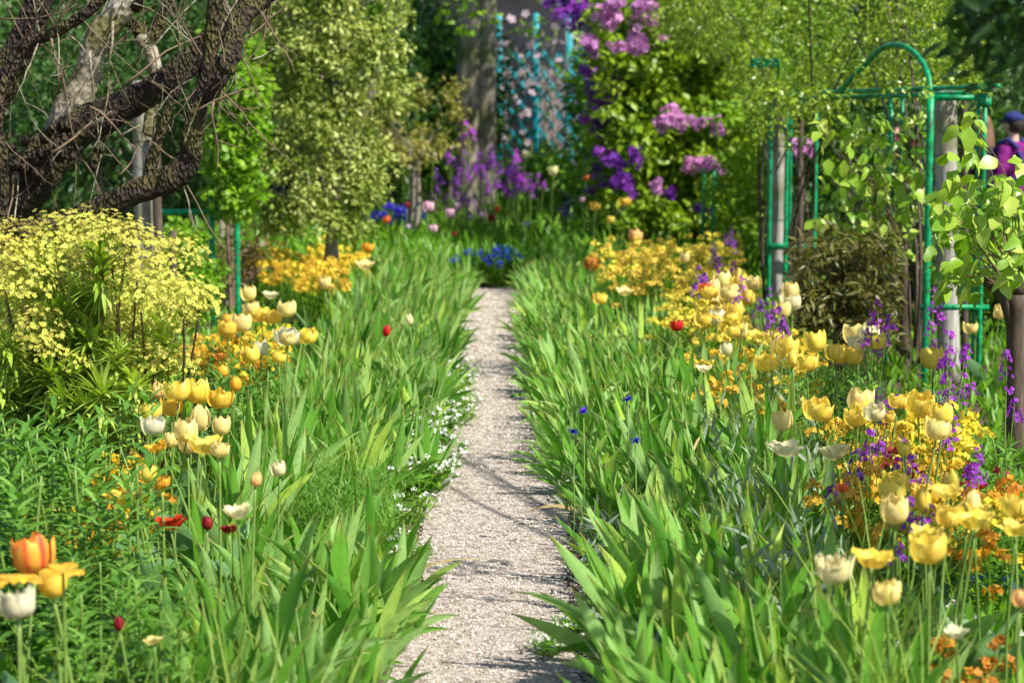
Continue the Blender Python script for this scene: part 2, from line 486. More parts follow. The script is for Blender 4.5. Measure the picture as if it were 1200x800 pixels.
# ================================================================== foliage helpers
def leaf_cloud(mb, C, rad, per, T, size, zsq=.8, rndc=None, droop=.25, mat=0, out=1.):
    "leaves round clump centres C (n,3); each leaf on the clump's surface, pointing outwards"
    C = np.asarray(C, float).reshape(-1, 3)
    n = len(C)
    rad = np.broadcast_to(np.asarray(rad, float), (n,))
    idx = np.repeat(np.arange(n), per)
    N = len(idx)
    d = randdir(N)
    rr = rad[idx] * rng.uniform(.35, 1.05, N)
    off = d * rr[:, None]; off[:, 2] *= zsq
    p = C[idx] + off
    dr = norm(d * out + rng.normal(0, .55, (N, 3)) + np.array([0, 0, -droop]))
    up = norm(d + rng.normal(0, .5, (N, 3)) + np.array([0.15, -.1, .7]))
    rc = rng.random(n) if rndc is None else rndc
    rnd = np.clip(.55 * rc[idx] + .45 * rng.random(N), 0, 1)
    s_ = rng.uniform(size[0], size[1], N)
    mb.scatter(T, p, frames(dr, up), s_, rnd, mat)
    return mb
def in_ellipsoid(n, c, r, hollow=.45):
    d = randdir(n)
    k = rng.uniform(hollow ** 2, 1, n) ** .5
    return np.asarray(c)[None] + d * k[:, None] * np.asarray(r)[None]
def branchy(mb, root, tips, r0, r1, jit=.06, sides=5, mat=0):
    root = Vector(root)
    for tp in tips:
        tp = Vector(tp)
        L = (tp - root).length
        m1 = root.lerp(tp, .4) + Vector((random.uniform(-jit, jit), random.uniform(-jit, jit), .12 * L))
        P, r = catmull([root, m1, tp], [r0, (r0 + r1) / 2, r1], 3)
        tube(mb, P, r, sides, mat=mat)
    return mb

def variants(fn, n): return [fn(i) for i in range(n)]

# ------------------------------------------------------------------ iris
SW = [sword_T(W, 7, b, sd, tw) for W, b, sd, tw in
      ((.088, .05, 0, .2), (.076, .16, 0, -.3), (.10, .28, .02, .3), (.066, -.04, .02, .5), (.09, .40, 0, -.2), (.108, .10, -.02, -.5), (.068, .55, .02, .2), (.094, .02, 0, 0))]
IRIS_LEAF = [MB().add(T[0], T[1], .5, T[2], T[3]).mesh('leaf', M_iris) for T in SW]
IRIS_LEAF2 = []
for q in range(3):
    for T in SW[:6]:
        IRIS_LEAF2.append(MB().add(T[0], T[1], (.15, .5, .9)[q], T[2], T[3]).mesh('leaf', M_iris))
M_dry = leaf_mat('dry_iris_leaf', [(.34, .24, .10), (.48, .38, .18)], .25, .6, .2)
IRIS_DRY = [MB().add(T[0], T[1], .5, T[2], T[3]).mesh('leaf', M_dry) for T in (sword_T(.05, 7, .7, 0, .8), sword_T(.045, 7, .95, 0, -.6), sword_T(.055, 7, .45, 0, 1.2))]
def iris_leaves(nf, h, lean, spread=.11):
    "list of (variant, matrix) for one clump"
    out = []
    for f in range(nf):
        a = random.uniform(0, 2 * math.pi)
        rr = spread * math.sqrt(random.random())
        fx, fy = rr * math.cos(a), rr * math.sin(a)
        fz = random.gauss(0, .65)
        nl = random.choice((4, 5, 6))
        for i in range(nl):
            t = (i / (nl - 1) - .5) * 2
            ang = t * R(random.uniform(14, 30)) + random.gauss(0, R(4))
            L = h * random.uniform(.72, 1.1) * (1 - .28 * abs(t))
            flip = 0 if ang > 0 else math.pi
            M = (Matrix.Translation((fx + .008 * i * math.cos(fz), fy + .008 * i * math.sin(fz), -.01))
                 @ Matrix.Rotation(lean[1] + random.gauss(0, .09), 4, 'X') @ Matrix.Rotation(lean[0] + random.gauss(0, .09), 4, 'Y')
                 @ Matrix.Rotation(fz, 4, 'Z') @ Matrix.Rotation(ang, 4, 'Y') @ Matrix.Rotation(flip, 4, 'Z') @ Matrix.Diagonal((L * random.uniform(.85, 1.2), L, L, 1)))
            out.append((random.randrange(64), M))
    return out
IRIS_CL = {}
def iris_clump_mesh(k, nf):
    mb = MB()
    for v, M in iris_leaves(nf, .52, (0, 0)):
        T = SW[v % 8]
        V = np.array([tuple(M @ Vector(p)) for p in T[0]])
        mb.add(V, T[1], random.random(), T[2], T[3])
    return mb.mesh('iris_foliage', M_iris)
IRIS_CL = [iris_clump_mesh(i, 6) for i in range(12)]
n_iris = 0
def iris_clump(x, y, h, leanx, near, label, grp):
    global n_iris
    n_iris += 1
    if near:
        o = empty('iris_plant', (x, y, 0), label, 'iris', grp)
        for v, M in iris_leaves(random.choice((4, 4, 5)), h, (leanx, random.gauss(0, .1))):
            link('leaf', IRIS_DRY[v % 3] if random.random() < .035 else IRIS_LEAF2[v % len(IRIS_LEAF2)], o, M)
    else:
        o = link('iris_plant', random.choice(IRIS_CL))
        o.location = (x, y, 0)
        s_ = h / .52
        o.scale = (s_ * random.uniform(.9, 1.1), s_, s_)
        o.rotation_euler = Euler((random.gauss(0, .1), leanx + random.gauss(0, .08), random.choice((0, math.pi)) * 0))
        o.matrix_basis = o.matrix_basis @ Matrix.Rotation(random.uniform(0, 6.28), 4, 'Z')
        tag(o, label, 'iris', grp)
    return o

# ------------------------------------------------------------------ tulips
def petal_T(shape, ragged=False, wide=1.0, var=0):
    vr = random.Random(var * 31 + 5); q1, q2, q3, q4 = (vr.uniform(-1, 1) for _ in range(4))
    P = {'bud': ([.10, .36, .47, .46, .34, .14], [0, .12, .42, .78, 1.08, 1.30]),
         'cup': ([.12, .44, .56, .585, .57, .57], [0, .10, .30, .53, .73, .85]),
         'goblet': ([.12, .41, .53, .54, .50, .45], [0, .11, .36, .63, .88, 1.03]),
         'open': ([.12, .45, .66, .80, .93, 1.02], [0, .10, .30, .52, .68, .76]),
         'flat': ([.10, .40, .72, 1.02, 1.22, 1.36], [0, .06, .13, .20, .20, .12])}[shape]
    wp = [.5, .95, 1.15, 1.22, 1.12, .66]
    rad, hh = P
    V, lu, lv, F = [], [], [], []
    nu = 5
    for j in range(6):
        for i in range(nu):
            u_ = -1 + 2 * i / (nu - 1)
            a = u_ * .60 * wp[j] * wide * (1.0 if rad[j] < .6 else .6 / rad[j] + .12)
            r = rad[j] * (1 - .06 * u_ * u_) * (1 + .07 * q1 * (j / 5) + .05 * q2 * u_ * (j / 5)) + .018 * math.sin(3.1 * u_ + 2 * q3 + j) * (j / 5)
            z = hh[j] * (1 + .05 * q4) - .07 * u_ * u_ * (j / 5) + .03 * q3 * u_ * (j / 5) + (.02 * math.sin(4.7 * u_ + 5 * q1) if j == 5 else 0)
            if ragged and j >= 4: z += (.12, -.08, .1, -.06, .13)[i] * (j - 3) * .6; r += .05 * (-1) ** i
            if j == 5: z -= .13 * abs(u_) ** 1.5
            V.append((r * math.cos(a), r * math.sin(a), z)); lu.append((u_ + 1) / 2); lv.append(j / 5)
    for j in range(5):
        for i in range(nu - 1):
            F.append((j * nu + i, j * nu + i + 1, (j + 1) * nu + i + 1, (j + 1) * nu + i))
    return np.array(V, float), F, np.array(lu), np.array(lv)
M_TUL = {
    'yellow': petal_mat('tulip_yellow', (.86, .63, .06), (.90, .71, .13), (.74, .62, .12)),
    'gold': petal_mat('tulip_gold', (.84, .56, .045), (.88, .64, .09), (.75, .54, .07)),
    'pale': petal_mat('tulip_pale_yellow', (.84, .66, .20), (.88, .74, .30), (.72, .64, .22)),
    'cream': petal_mat('tulip_cream', (.80, .72, .36), (.83, .77, .46), (.66, .66, .28)),
    'white': petal_mat('tulip_white', (.70, .66, .42), (.74, .71, .50), (.46, .56, .22)),
    'orange': petal_mat('tulip_orange', (.84, .38, .025), (.87, .50, .05), (.75, .40, .04)),
    'flame': petal_mat('tulip_flamed', (.78, .10, .04), (.88, .40, .06), (.62, .05, .03)),
    'red': petal_mat('tulip_red', (.55, .012, .010), (.60, .02, .012), (.45, .03, .01)),
    'darkred': petal_mat('tulip_dark_red', (.26, .010, .018), (.30, .014, .02)),
    'magenta': petal_mat('tulip_magenta_white', (.45, .02, .20), (.80, .62, .74), (.42, .02, .18)),
    'lilac': petal_mat('tulip_lilac', (.55, .36, .66), (.62, .45, .70)),
    'coral': petal_mat('tulip_coral', (.75, .12, .03), (.80, .2, .04)),
    'peach': petal_mat('tulip_peach', (.82, .44, .14), (.84, .55, .22)),
}
_pet = {}
def petal_mesh(shape, col, ragged, wide):
    var = random.randrange(5)
    k = (shape, col, ragged, wide, var)
    if k not in _pet:
        T = petal_T(shape, ragged, wide, var)
        _pet[k] = MB().add(T[0], T[1], .5, T[2], T[3]).mesh('petal', M_TUL[col])
    return _pet[k]
_tleaf = [MB().add(*[(T := sword_T(W, 7, b, 0, tw))[0], T[1], .5, T[2], T[3]]).mesh('leaf', M_tulipleaf) for W, b, tw in ((.20, .35, .8), (.16, .2, -.6), (.22, .55, .5))]
def tulip(p, w, col, shape='cup', label='', grp='', ragged=False, tilt=(0, 0), leaves=2, seg=True):
    "p: centre of the flower head; w: its width in metres"
    k = {'bud': .95, 'goblet': 1.08, 'cup': 1.17, 'open': 1.9, 'flat': 2.6}[shape]
    s_ = w / k
    hz = {'bud': 1.30, 'goblet': 1.03, 'cup': .85, 'open': .76, 'flat': .2}[shape] * s_
    hb = Vector((p.x, p.y, p.z - hz / 2))
    bx, by = p.x + random.uniform(-.05, .05), p.y + random.uniform(-.03, .05)
    o = empty('tulip', (bx, by, 0), label, 'tulip', grp)
    hl = hb - Vector((bx, by, 0))
    P, r = catmull([(0, 0, -.01), (hl.x * .25 + random.uniform(-.01, .01), hl.y * .25, hl.z * .5), hl], [.0042, .004, .0036], 4)
    tube(mb := MB(), P, r, 6, rnd=random.random())
    mb.build('stem', M_stem, o)
    base = Matrix.Translation(hl) @ Euler((tilt[0] + random.gauss(0, .08), tilt[1] + random.gauss(0, .08), 0)).to_matrix().to_4x4()
    ph = random.uniform(0, 6.28)
    for i in range(9 if ragged else 6):
        inner = i % 2
        f = s_ * (.93 if inner else 1.02) * random.uniform(.97, 1.03)
        M = base @ Matrix.Rotation(ph + i * (math.pi / 3 if i < 6 else 1.9) + random.gauss(0, .05), 4, 'Z') @ Matrix.Rotation(random.gauss(0, .085), 4, 'Y') @ Matrix.Diagonal((f, f, s_ * random.uniform(.95, 1.05), 1))
        link('petal', petal_mesh(shape, col, ragged, 1.0), o, M)
    for i in range(leaves):
        L = random.uniform(.26, .36) * min(1.2, hl.z / .45)
        M = Matrix.Rotation(random.uniform(0, 6.28), 4, 'Z') @ Matrix.Rotation(random.uniform(.12, .4), 4, 'Y') @ Matrix.Diagonal((L, L, L, 1))
        link('leaf', random.choice(_tleaf), o, M)
    return o

# ------------------------------------------------------------------ small-flowered plants
def floret_T(n=4, w=.8, cup=.25):
    V, F, lu, lv = [(0, 0, 0)], [], [.5], [0]
    for i in range(n):
        a = 2 * math.pi * i / n; h = math.pi / n * w
        k = len(V)
        V += [(.75 * math.cos(a - h), .75 * math.sin(a - h), cup * .7), (1.05 * math.cos(a), 1.05 * math.sin(a), cup), (.75 * math.cos(a + h), .75 * math.sin(a + h), cup * .7)]
        lu += [.2, .5, .8]; lv += [.7, 1, .7]
        F.append((0, k, k + 1, k + 2))
    return np.array(V, float), F, np.array(lu), np.array(lv)
FL4, FL5 = floret_T(4), floret_T(5)
def flower_frames(d):
    "template Z along d"
    d = norm(d)
    a = norm(np.cross(d, rng.normal(0, 1, d.shape)))
    return np.stack([a, np.cross(d, a), d], axis=2)
M_FLO = {
    'gold': petal_mat('wallflower_gold', (.80, .54, .03), (.85, .64, .07), (.62, .38, .01), .3, var=.25),
    'amber': petal_mat('wallflower_amber', (.80, .38, .015), (.84, .48, .03), (.55, .22, .01), .3, var=.3),
    'mustard': petal_mat('mustard_yellow', (.84, .66, .06), (.88, .72, .12), (.66, .54, .04), .3, var=.2),
    'spurge': petal_mat('spurge_bract', (.58, .60, .07), (.72, .73, .16), (.34, .45, .04), .35, var=.32),
    'purple': petal_mat('honesty_purple', (.27, .025, .45), (.38, .055, .56), (.18, .012, .30), .35, var=.3),
    'violet': petal_mat('deep_violet', (.20, .03, .42), (.32, .08, .56), (.16, .01, .30), .35, var=.35),
    'pinklilac': petal_mat('pink_lilac', (.62, .17, .56), (.80, .46, .76), (.42, .02, .28), .35, var=.35),
    'white': petal_mat('alyssum_white', (.86, .85, .82), (.9, .89, .86), (.8, .8, .6), .25, var=.1),
    'blue': petal_mat('forget_me_not_blue', (.02, .06, .50), (.03, .09, .60), (.03, .04, .35), .3, var=.3),
    'corn': petal_mat('cornflower_blue', (.05, .02, .48), (.09, .03, .60), (.04, .01, .25), .25, var=.2),
    'bronze': petal_mat('wallflower_bronze', (.50, .18, .015), (.62, .28, .03), (.3, .08, .01), .25, var=.35),
    'crimson': petal_mat('wallflower_crimson', (.36, .012, .02), (.46, .03, .02), (.2, .01, .01), .25, var=.3),
}
def wallflower_meshes(col, n_heads, fl_per, T=FL4, fs=.011, leafmat=None, r=.17, h=.40, hr=.03):
    fo, bl = MB(), MB()
    lf = leafmat or M_green
    for i in range(n_heads):
        a = random.uniform(0, 6.28); q = r * math.sqrt(random.random())
        tip = Vector((q * math.cos(a), q * math.sin(a), h * random.uniform(.72, 1.06) - .4 * q * q / r))
        P, rr = catmull([(tip.x * .25, tip.y * .25, -.01), (tip.x * .75, tip.y * .75, tip.z * .55), tip], [.003, .0026, .002], 2)
        tube(fo, P, rr, 4, rnd=random.random(), cap=False)
        m = 9
        ts = rng.uniform(.15, .95, m)
        pos = np.array([tuple(Vector(P[min(len(P) - 1, int(t * (len(P) - 1)))])) for t in ts])
        pos[:, 2] = tip.z * ts
        fo.scatter(T_lance, pos, frames(norm(randdir(m, -.1, .7) + np.array([0, 0, .3]))), rng.uniform(.04, .085, m), rng.random(m))
        d = randdir(fl_per, -.2, 1.)
        hp = np.array(tip)[None] + d * rng.uniform(.5, 1.1, (fl_per, 1)) * hr * np.array([1, 1, .9])
        bl.scatter(T, hp, flower_frames(d + rng.normal(0, .3, d.shape)), rng.uniform(.8, 1.25, fl_per) * fs, rng.random(fl_per))
    return fo.mesh('foliage', lf), bl.mesh('blossoms', M_FLO[col])
_wf = {}
def small_plant(kind, p, h, label, grp, name, cat, spec):
    if kind not in _wf: _wf[kind] = [wallflower_meshes(**spec) for _ in range(3)]
    fo, bl = random.choice(_wf[kind])
    o = empty(name, (p[0], p[1], 0), label, cat, grp, random.uniform(0, 6.28))
    k = h / spec.get('h', .40)
    for nm, me in (('foliage', fo), ('blossoms', bl)):
        c = link(nm, me, o); c.scale = (k, k, k); c['kind'] = 'stuff'
    return o
def spike_meshes(col, nsp, h, fl, fs=.0115):
    "honesty: branching stems that carry loose spikes of four-petalled flowers"
    st, bl, fo = MB(), MB(), MB()
    for i in range(nsp):
        a = random.uniform(0, 6.28); q = (0 if i == 0 else random.uniform(.03, .10))
        tip = Vector((q * math.cos(a), q * math.sin(a), h * (1 if i == 0 else random.uniform(.72, .97))))
        P, rr = catmull([(0, 0, -.01), (tip.x * .4, tip.y * .4, tip.z * .5), tip], [.0045, .0035, .002], 3)
        tube(st, P, rr, 5, rnd=.5, cap=False)
        n = fl
        tz = rng.uniform(0, 1, n); L = .17 * (1 if i == 0 else .5)
        d = randdir(n, -.15, .5)
        pos = np.array(tip)[None] + d * (.010 + .028 * tz[:, None]) + np.array([0, 0, 1.]) * (-L * tz[:, None] + .01)
        bl.scatter(FL4, pos, flower_frames(d + np.array([0, 0, .3])), rng.uniform(.75, 1.3, n) * fs, rng.random(n))
    m = 14
    z = rng.uniform(.05, .6, m) * h
    fo.scatter(T_broad, np.stack([np.zeros(m), np.zeros(m), z], 1), frames(randdir(m, -.1, .5)), rng.uniform(.06, .12, m) * (1.2 - z / h), rng.random(m))
    return st.mesh('stem', M_stem), bl.mesh('flower_spike', M_FLO[col]), fo.mesh('foliage', M_green)
_sp = {}
def honesty(p, h, label, grp, nsp=4, col='purple', fl=22, name='honesty_plant'):
    k = (nsp, col, fl)
    if k not in _sp: _sp[k] = [spike_meshes(col, nsp, .8, fl) for _ in range(3)]
    ms = random.choice(_sp[k])
    o = empty(name, (p[0], p[1], 0), label, 'flower', grp, random.uniform(0, 6.28))
    f = h / .8
    for nm, me in zip(('stem', 'flower_spike', 'foliage'), ms):
        c = link(nm, me, o); c.scale = (max(f, .8), max(f, .8), f)
        if nm != 'stem': c['kind'] = 'stuff'
    return o
# ================================================================== trellises and posts
def post_at(px0, py_top, py_base, Y, rpx, mat, name, label, cat, grp=None, lean=0.):
    a = at(px0, py_base, Y); top = at(px0 + lean, py_top, Y)
    r = rpx / sc(Y)
    o = empty(name, (a.x, Y, 0), label, cat, grp)
    mb = MB()
    H = top.z
    n = 9
    P = [((top.x - a.x) * i / n + random.uniform(-.004, .004), random.uniform(-.004, .004), -.05 + (H + .05) * i / n) for i in range(n)] + [((top.x - a.x), 0, H - r * .3), ((top.x - a.x), 0, H)]
    tube(mb, P, [r * random.uniform(.96, 1.04) for _ in range(n)] + [r, r * .75], 14, rough=.03)
    mb.build('shaft', mat, o)
    w = MB()
    for k in range(2):
        zz = H * (.42 + .36 * k)
        P = [((top.x - a.x) * zz / H + r * 1.06 * math.cos(t), r * 1.06 * math.sin(t), zz + .004 * math.sin(3 * t)) for t in np.linspace(0, 6.28, 17)]
        tube(w, P, .003, 5, cap=False)
    w.build('wire_tie', M_stake, o)
    return o
def bar(o, name, a, b, r, mat=None, sides=10, sub=0):
    mb = MB()
    a, b = Vector(a), Vector(b)
    n = max(2, int((b - a).length / .25) + 1)
    tube(mb, [a.lerp(b, i / (n - 1)) - o.location for i in range(n)], [r * random.uniform(.97, 1.03) for _ in range(n)], sides)
    return mb.build(name, mat or M_paint, o)

# the arched frame that stands on the right, running away along the path
tr = empty('trellis_arch', (2.40, 11.0, 0), 'emerald green metal rose arch frame with a curved hoop over brown stakes', 'trellis')
XA, XB, YA, YB = 2.40, 2.70, 11.0, 12.2
ZT, ZR = 1.72, .51
for x, y, r_ in ((XA, YA, .020), (XB, YA, .014), (XB - .03, YA + .02, .010), (2.44, 12.3, .013), (2.51, 12.3, .013)):
    bar(tr, 'post', (x, y, -.05), (x, y, ZT - (.01 if r_ > .02 else .03)), r_)
bar(tr, 'rail', (XA - .03, YA, ZR), (XB + .05, YA, ZR), .017)
bar(tr, 'rail', (XA, YA + .02, 1.665), (XB + .02, YA + .02, 1.665), .018)
bar(tr, 'rail', (2.75, 10.9, 1.725), (1.98, 13.1, 1.725), .014)
bar(tr, 'rail', (2.62, 11.1, 1.69), (2.03, 13.2, 1.69), .014)
for dy, rr in ((0, .016), (.07, .010)):
    mb = MB()
    p0, p1 = at(1090, 108, 11.0 + dy), at(985, 107, 12.2 + dy)
    P = [p0, at(1088, 90, 11.05 + dy), at(1080, 72, 11.2 + dy), at(1066, 58, 11.4 + dy), at(1050, 53, 11.6 + dy), at(1032, 58, 11.8 + dy), at(1009, 81, 12.0 + dy), p1]
    P, r_ = catmull([p - tr.location for p in P], [rr] * len(P), 4)
    tube(mb, P, r_, 10)
    mb.build('hoop', M_paint, tr)
for c in ((XB + .01, YA, 1.72), (XB, YA, 1.64)):
    mb = MB(); tube(mb, [Vector(c) - tr.location + Vector((-.03, 0, 0)), Vector(c) - tr.location + Vector((.03, 0, 0))], .026, 10); mb.build('clamp', M_paint, tr)

t2 = empty('trellis', (2.5, 16.7, 0), 'straight-sided emerald trellis frame around a thick grey wooden post', 'trellis')
for px, r_ in ((902, .016), (921, .019), (955, .018), (934, .012)):
    x = (px - VPX) / sc(16.7)
    bar(t2, 'post', (x, 16.7 if px != 934 else 17.1, -.05), (x, 16.7 if px != 934 else 17.1, 1.72), r_)
bar(t2, 'rail', (2.29, 16.68, .51), (2.71, 16.68, .51), .028)
bar(t2, 'rail', (2.29, 16.68, 1.70), (2.71, 16.68, 1.70), .022)
bar(t2, 'rail', (2.33, 16.7, 1.72), (2.0, 13.4, 1.72), .016)
rp = at(896, 77, 15.5)
mb = MB()
for k in range(3):
    P = [rp - t2.location + Vector((.11 * math.cos(t), .11 * math.sin(t), .02 * k + .014 * math.sin(7 * t + k))) for t in np.linspace(0, 6.28, 25)]
    tube(mb, P, .007, 6, cap=False)
mb.build('rose_ring', M_paint, t2)
bar(t2, 'support', rp + Vector((.11, 0, 0)), (2.33, 16.68, 1.70), .01)

t3 = empty('trellis', (-1.9, 15, 0), 'emerald trellis with two thin uprights behind the yellow euphorbia bush', 'trellis')
for px, Y, r_ in ((278, 15.0, .022), (249, 14.6, .021)):
    x = (px - VPX) / sc(Y)
    bar(t3, 'post', (x, Y, -.05), (x, Y, 1.95), r_)
bar(t3, 'rail', at(188, 249, 14.6), at(256, 248, 14.6), .024)
bar(t3, 'rail', at(240, 60, 14.6), at(283, 60, 15.0), .02)
t4 = empty('trellis', (1.95, 19.5, 0), 'short emerald trellis stakes half hidden under pink rhododendron blooms', 'trellis')
for px in (824, 836): 
    x = (px - VPX) / sc(19.5); bar(t4, 'post', (x, 19.5, -.05), (x, 19.5, 1.10), .02)
bar(t4, 'rail', ((820 - VPX) / sc(19.5), 19.5, .95), ((841 - VPX) / sc(19.5), 19.5, .95), .015)

post_at(911, 118, 320, 16.85, 11.5, M_wood, 'wooden_post', 'thick weathered grey wooden post enclosed by green trellis uprights', 'post')
post_at(1112, 104, 455, 11.6, 13, M_wood, 'wooden_post', 'weathered grey wooden post just behind the curved green arch hoop', 'post', lean=-4)
post_at(173, 95, 412, 13.4, 10.5, M_wood, 'wooden_post', 'pale grey wooden post rising behind the yellow euphorbia bush', 'post', lean=-8)
post_at(187, 150, 415, 13.3, 5.5, M_stake, 'garden_stake', 'brown split stake tied against the pale wooden post', 'stake', lean=-4)
post_at(938, 130, 330, 16.2, 3.6, M_stake, 'garden_stake', 'thin brown stake between the straight trellis uprights', 'stake')
post_at(1130, 112, 455, 11.9, 4, M_stake, 'garden_stake', 'slim brown stake beside the wooden post at the arch', 'stake')
post_at(203, 270, 420, 13.0, 4, M_stake, 'garden_stake', 'slim dark stake standing apart beside the pale wooden post', 'stake')

# ================================================================== the gnarled tree
GT = empty('gnarled_tree', (at(-95, 420, 8.9).x, 8.9, 0), 'old gnarled tree with dark mossy limbs reaching over the euphorbia', 'tree')
def limb(name, pts, mat=None, Y=8.9, sides=12, rough=.10, parent=None, sub=5):
    mb = MB()
    P = [at(q[0], q[1], q[3] if len(q) > 3 else Y) - GT.location for q in pts]
    r_ = [q[2] * .84 / sc(Y) for q in pts]
    P, r_ = catmull(P, r_, sub)
    P = [p + Vector((random.gauss(0, 1), random.gauss(0, 1), random.gauss(0, 1))) * rr * .05 for p, rr in zip(P, r_)]
    tube(mb, P, r_, sides, rough=rough)
    o = mb.build(name, mat or M_bark, parent or GT)
    return o, P, r_
tw_src = []
GT_trunk, P, r_ = limb('trunk', [(-95, 545, 58), (-80, 420, 50), (-55, 330, 46), (-12, 262, 42), (28, 215, 37), (62, 178, 31), (85, 155, 24)], sides=18, rough=.14)
o, P, r_ = limb('limb', [(40, 200, 26), (85, 156, 27), (130, 132, 22), (185, 100, 19.5), (228, 66, 18), (262, 33, 16), (305, 0, 15), (350, -45, 13)], rough=.12); tw_src.append((P, r_, o))
o, P, r_ = limb('limb', [(-60, 270, 13, 8.6), (-5, 268, 14, 8.6), (45, 270, 15, 8.6), (80, 262, 18, 8.6), (120, 243, 17.5, 8.6), (165, 222, 17.5, 8.6), (203, 209, 19, 8.6), (221, 190, 17, 8.6), (226, 160, 15, 8.6), (231, 130, 14, 8.6), (237, 108, 11.5, 8.6), (246, 70, 11.5, 8.6), (250, 25, 11, 8.6), (258, -40, 10, 8.6)], rough=.11, Y=8.6); tw_src.append((P, r_, o))
o, P, r_ = limb('limb', [(236, 118, 9, 8.6), (252, 100, 12, 8.6), (270, 66, 14, 8.6), (278, 30, 15, 8.7), (300, 2, 13, 8.8), (330, -40, 11, 8.9)], Y=8.6, rough=.12); tw_src.append((P, r_, o))
o, P, r_ = limb('limb', [(64, 178, 24, 9.1), (80, 135, 23, 9.1), (98, 100, 20, 9.1), (108, 62, 17, 9.1), (124, 30, 19, 9.1), (150, 2, 16, 9.1), (164, -30, 14, 9.1)], M_bark_pale, 9.1, rough=.12); tw_src.append((P, r_, o))
o, P, r_ = limb('limb', [(-50, 190, 24), (-15, 130, 24), (12, 75, 22), (36, 25, 20), (55, -30, 18)], Y=8.8, rough=.2)
o, P, r_ = limb('limb', [(-30, 145, 14, 8.5), (10, 85, 11, 8.5), (30, 52, 9, 8.5), (60, 40, 8, 8.5), (95, 20, 7.5, 8.5), (128, -10, 7, 8.5)], Y=8.5); tw_src.append((P, r_, o))
limb('limb', [(172, 225, 9, 8.6), (178, 190, 9, 8.6), (186, 165, 7, 8.6), (200, 120, 6, 8.6), (222, 88, 5.5, 8.6), (240, 75, 5, 8.6)], Y=8.6, sides=9)
limb('limb', [(108, 200, 8, 9.3), (118, 165, 8, 9.3), (122, 140, 7, 9.3), (140, 128, 6, 9.2)], Y=9.2, sides=9)
limb('limb', [(-20, 320, 8, 8.4), (2, 250, 8, 8.4), (4, 190, 7, 8.4), (-2, 140, 6, 8.4), (6, 90, 4, 8.4)], Y=8.4, sides=9)
limb('limb', [(165, 45, 11, 9.4), (178, 65, 10, 9.4), (182, 100, 9, 9.4), (172, 160, 8, 9.4)], M_bark_pale, 9.4, sides=9)
limb('limb', [(140, 20, 8, 9.3), (158, 30, 10, 9.4), (172, 50, 11, 9.4), (190, 20, 9, 9.4), (205, -20, 8, 9.4)], M_bark, 9.4, sides=9)
limb('knot', [(262, 80, 9, 8.52), (272, 82, 7.5, 8.44)], M_bark, 8.5, sides=10, sub=2)
limb('knot', [(160, 8, 9, 9.0), (163, 2, 6, 8.9)], Y=9, sides=8, sub=2)
for k in range(22):
    x0 = random.uniform(-5, 135); y0 = 200 - x0 * .4 + random.uniform(-25, 25)
    limb('burl', [(x0, y0, random.uniform(5, 10), 8.72), (x0 + random.uniform(-3, 3), y0 - 3, random.uniform(3, 6), 8.66)], Y=8.7, sides=8, sub=2, rough=.3, parent=GT_trunk)
# young shoots
def twig(p0, d, L, r0, droop, mat=None, fork=True, par=None):
    p = Vector(p0); d = Vector(d).normalized()
    n = 7; pts = [p.copy()]
    for i in range(n):
        d = (d + Vector((random.gauss(0, .14), random.gauss(0, .14), random.gauss(0, .14) - droop))).normalized()
        p = p + d * (L / n); pts.append(p.copy())
    mb = MB()
    tube(mb, pts, [r0 * (1 - .75 * i / n) for i in range(n + 1)], 5, rnd=random.random())
    if fork:
        for q in range(random.choice((0, 1, 2, 3))):
            i = random.randrange(2, n)
            dd = (pts[i] - pts[i - 1]).normalized() + Vector((random.uniform(-1, 1), random.uniform(-1, 1), random.uniform(-.6, .8)))
            e = pts[i]; q2 = [e]
            dd.normalize()
            for _ in range(4):
                e = e + dd * L * .09; dd = (dd + Vector((random.gauss(0, .2), random.gauss(0, .2), random.gauss(0, .2)))).normalized(); q2.append(e)
            tube(mb, q2, [r0 * .5 * (1 - .18 * k) for k in range(5)], 4)
    mb.build('twig', mat or (M_twig if random.random() < .6 else M_bark_pale), par or GT)
for P, r_, lo_ in tw_src:
    for k in range(26):
        i = random.randrange(2, len(P) - 1)
        up = random.random() < .6
        d = Vector((random.gauss(0, .5), random.gauss(-.1, .4), 1 if up else -.9))
        twig(P[i], d, random.uniform(.25, .75) if up else random.uniform(.25, .6), random.uniform(.0022, .0052), .0 if up else .03, par=lo_)
for (x0, y0, x1, y1) in ((132, 25, 175, 178), (60, 45, 58, 195), (105, 60, 92, 190), (60, 190, 110, 110), (145, 100, 270, 20), (105, 125, 180, 175), (290, 45, 365, 22), (296, 70, 320, 60), (230, 130, 300, 80), (0, 22, 105, 12), (215, 170, 245, 120), (140, 205, 185, 150), (250, 120, 235, 200), (60, 180, 125, 130), (140, 160, 240, 110)):
    a, b = at(x0, y0, 8.45) - GT.location, at(x1, y1, 8.5) - GT.location
    twig(a, b - a, (b - a).length * 1.02, random.uniform(.004, .007), 0)
# crown of the gnarled tree: sparse young leaves above the frame
mb = MB()
C = in_ellipsoid(60, at(120, -140, 8.8) - GT.location, (1.0, .8, .35), .2)
leaf_cloud(mb, C, .13, 16, T_leaf4, (.03, .055))
mb.build('crown', M_rose, GT)['kind'] = 'stuff'

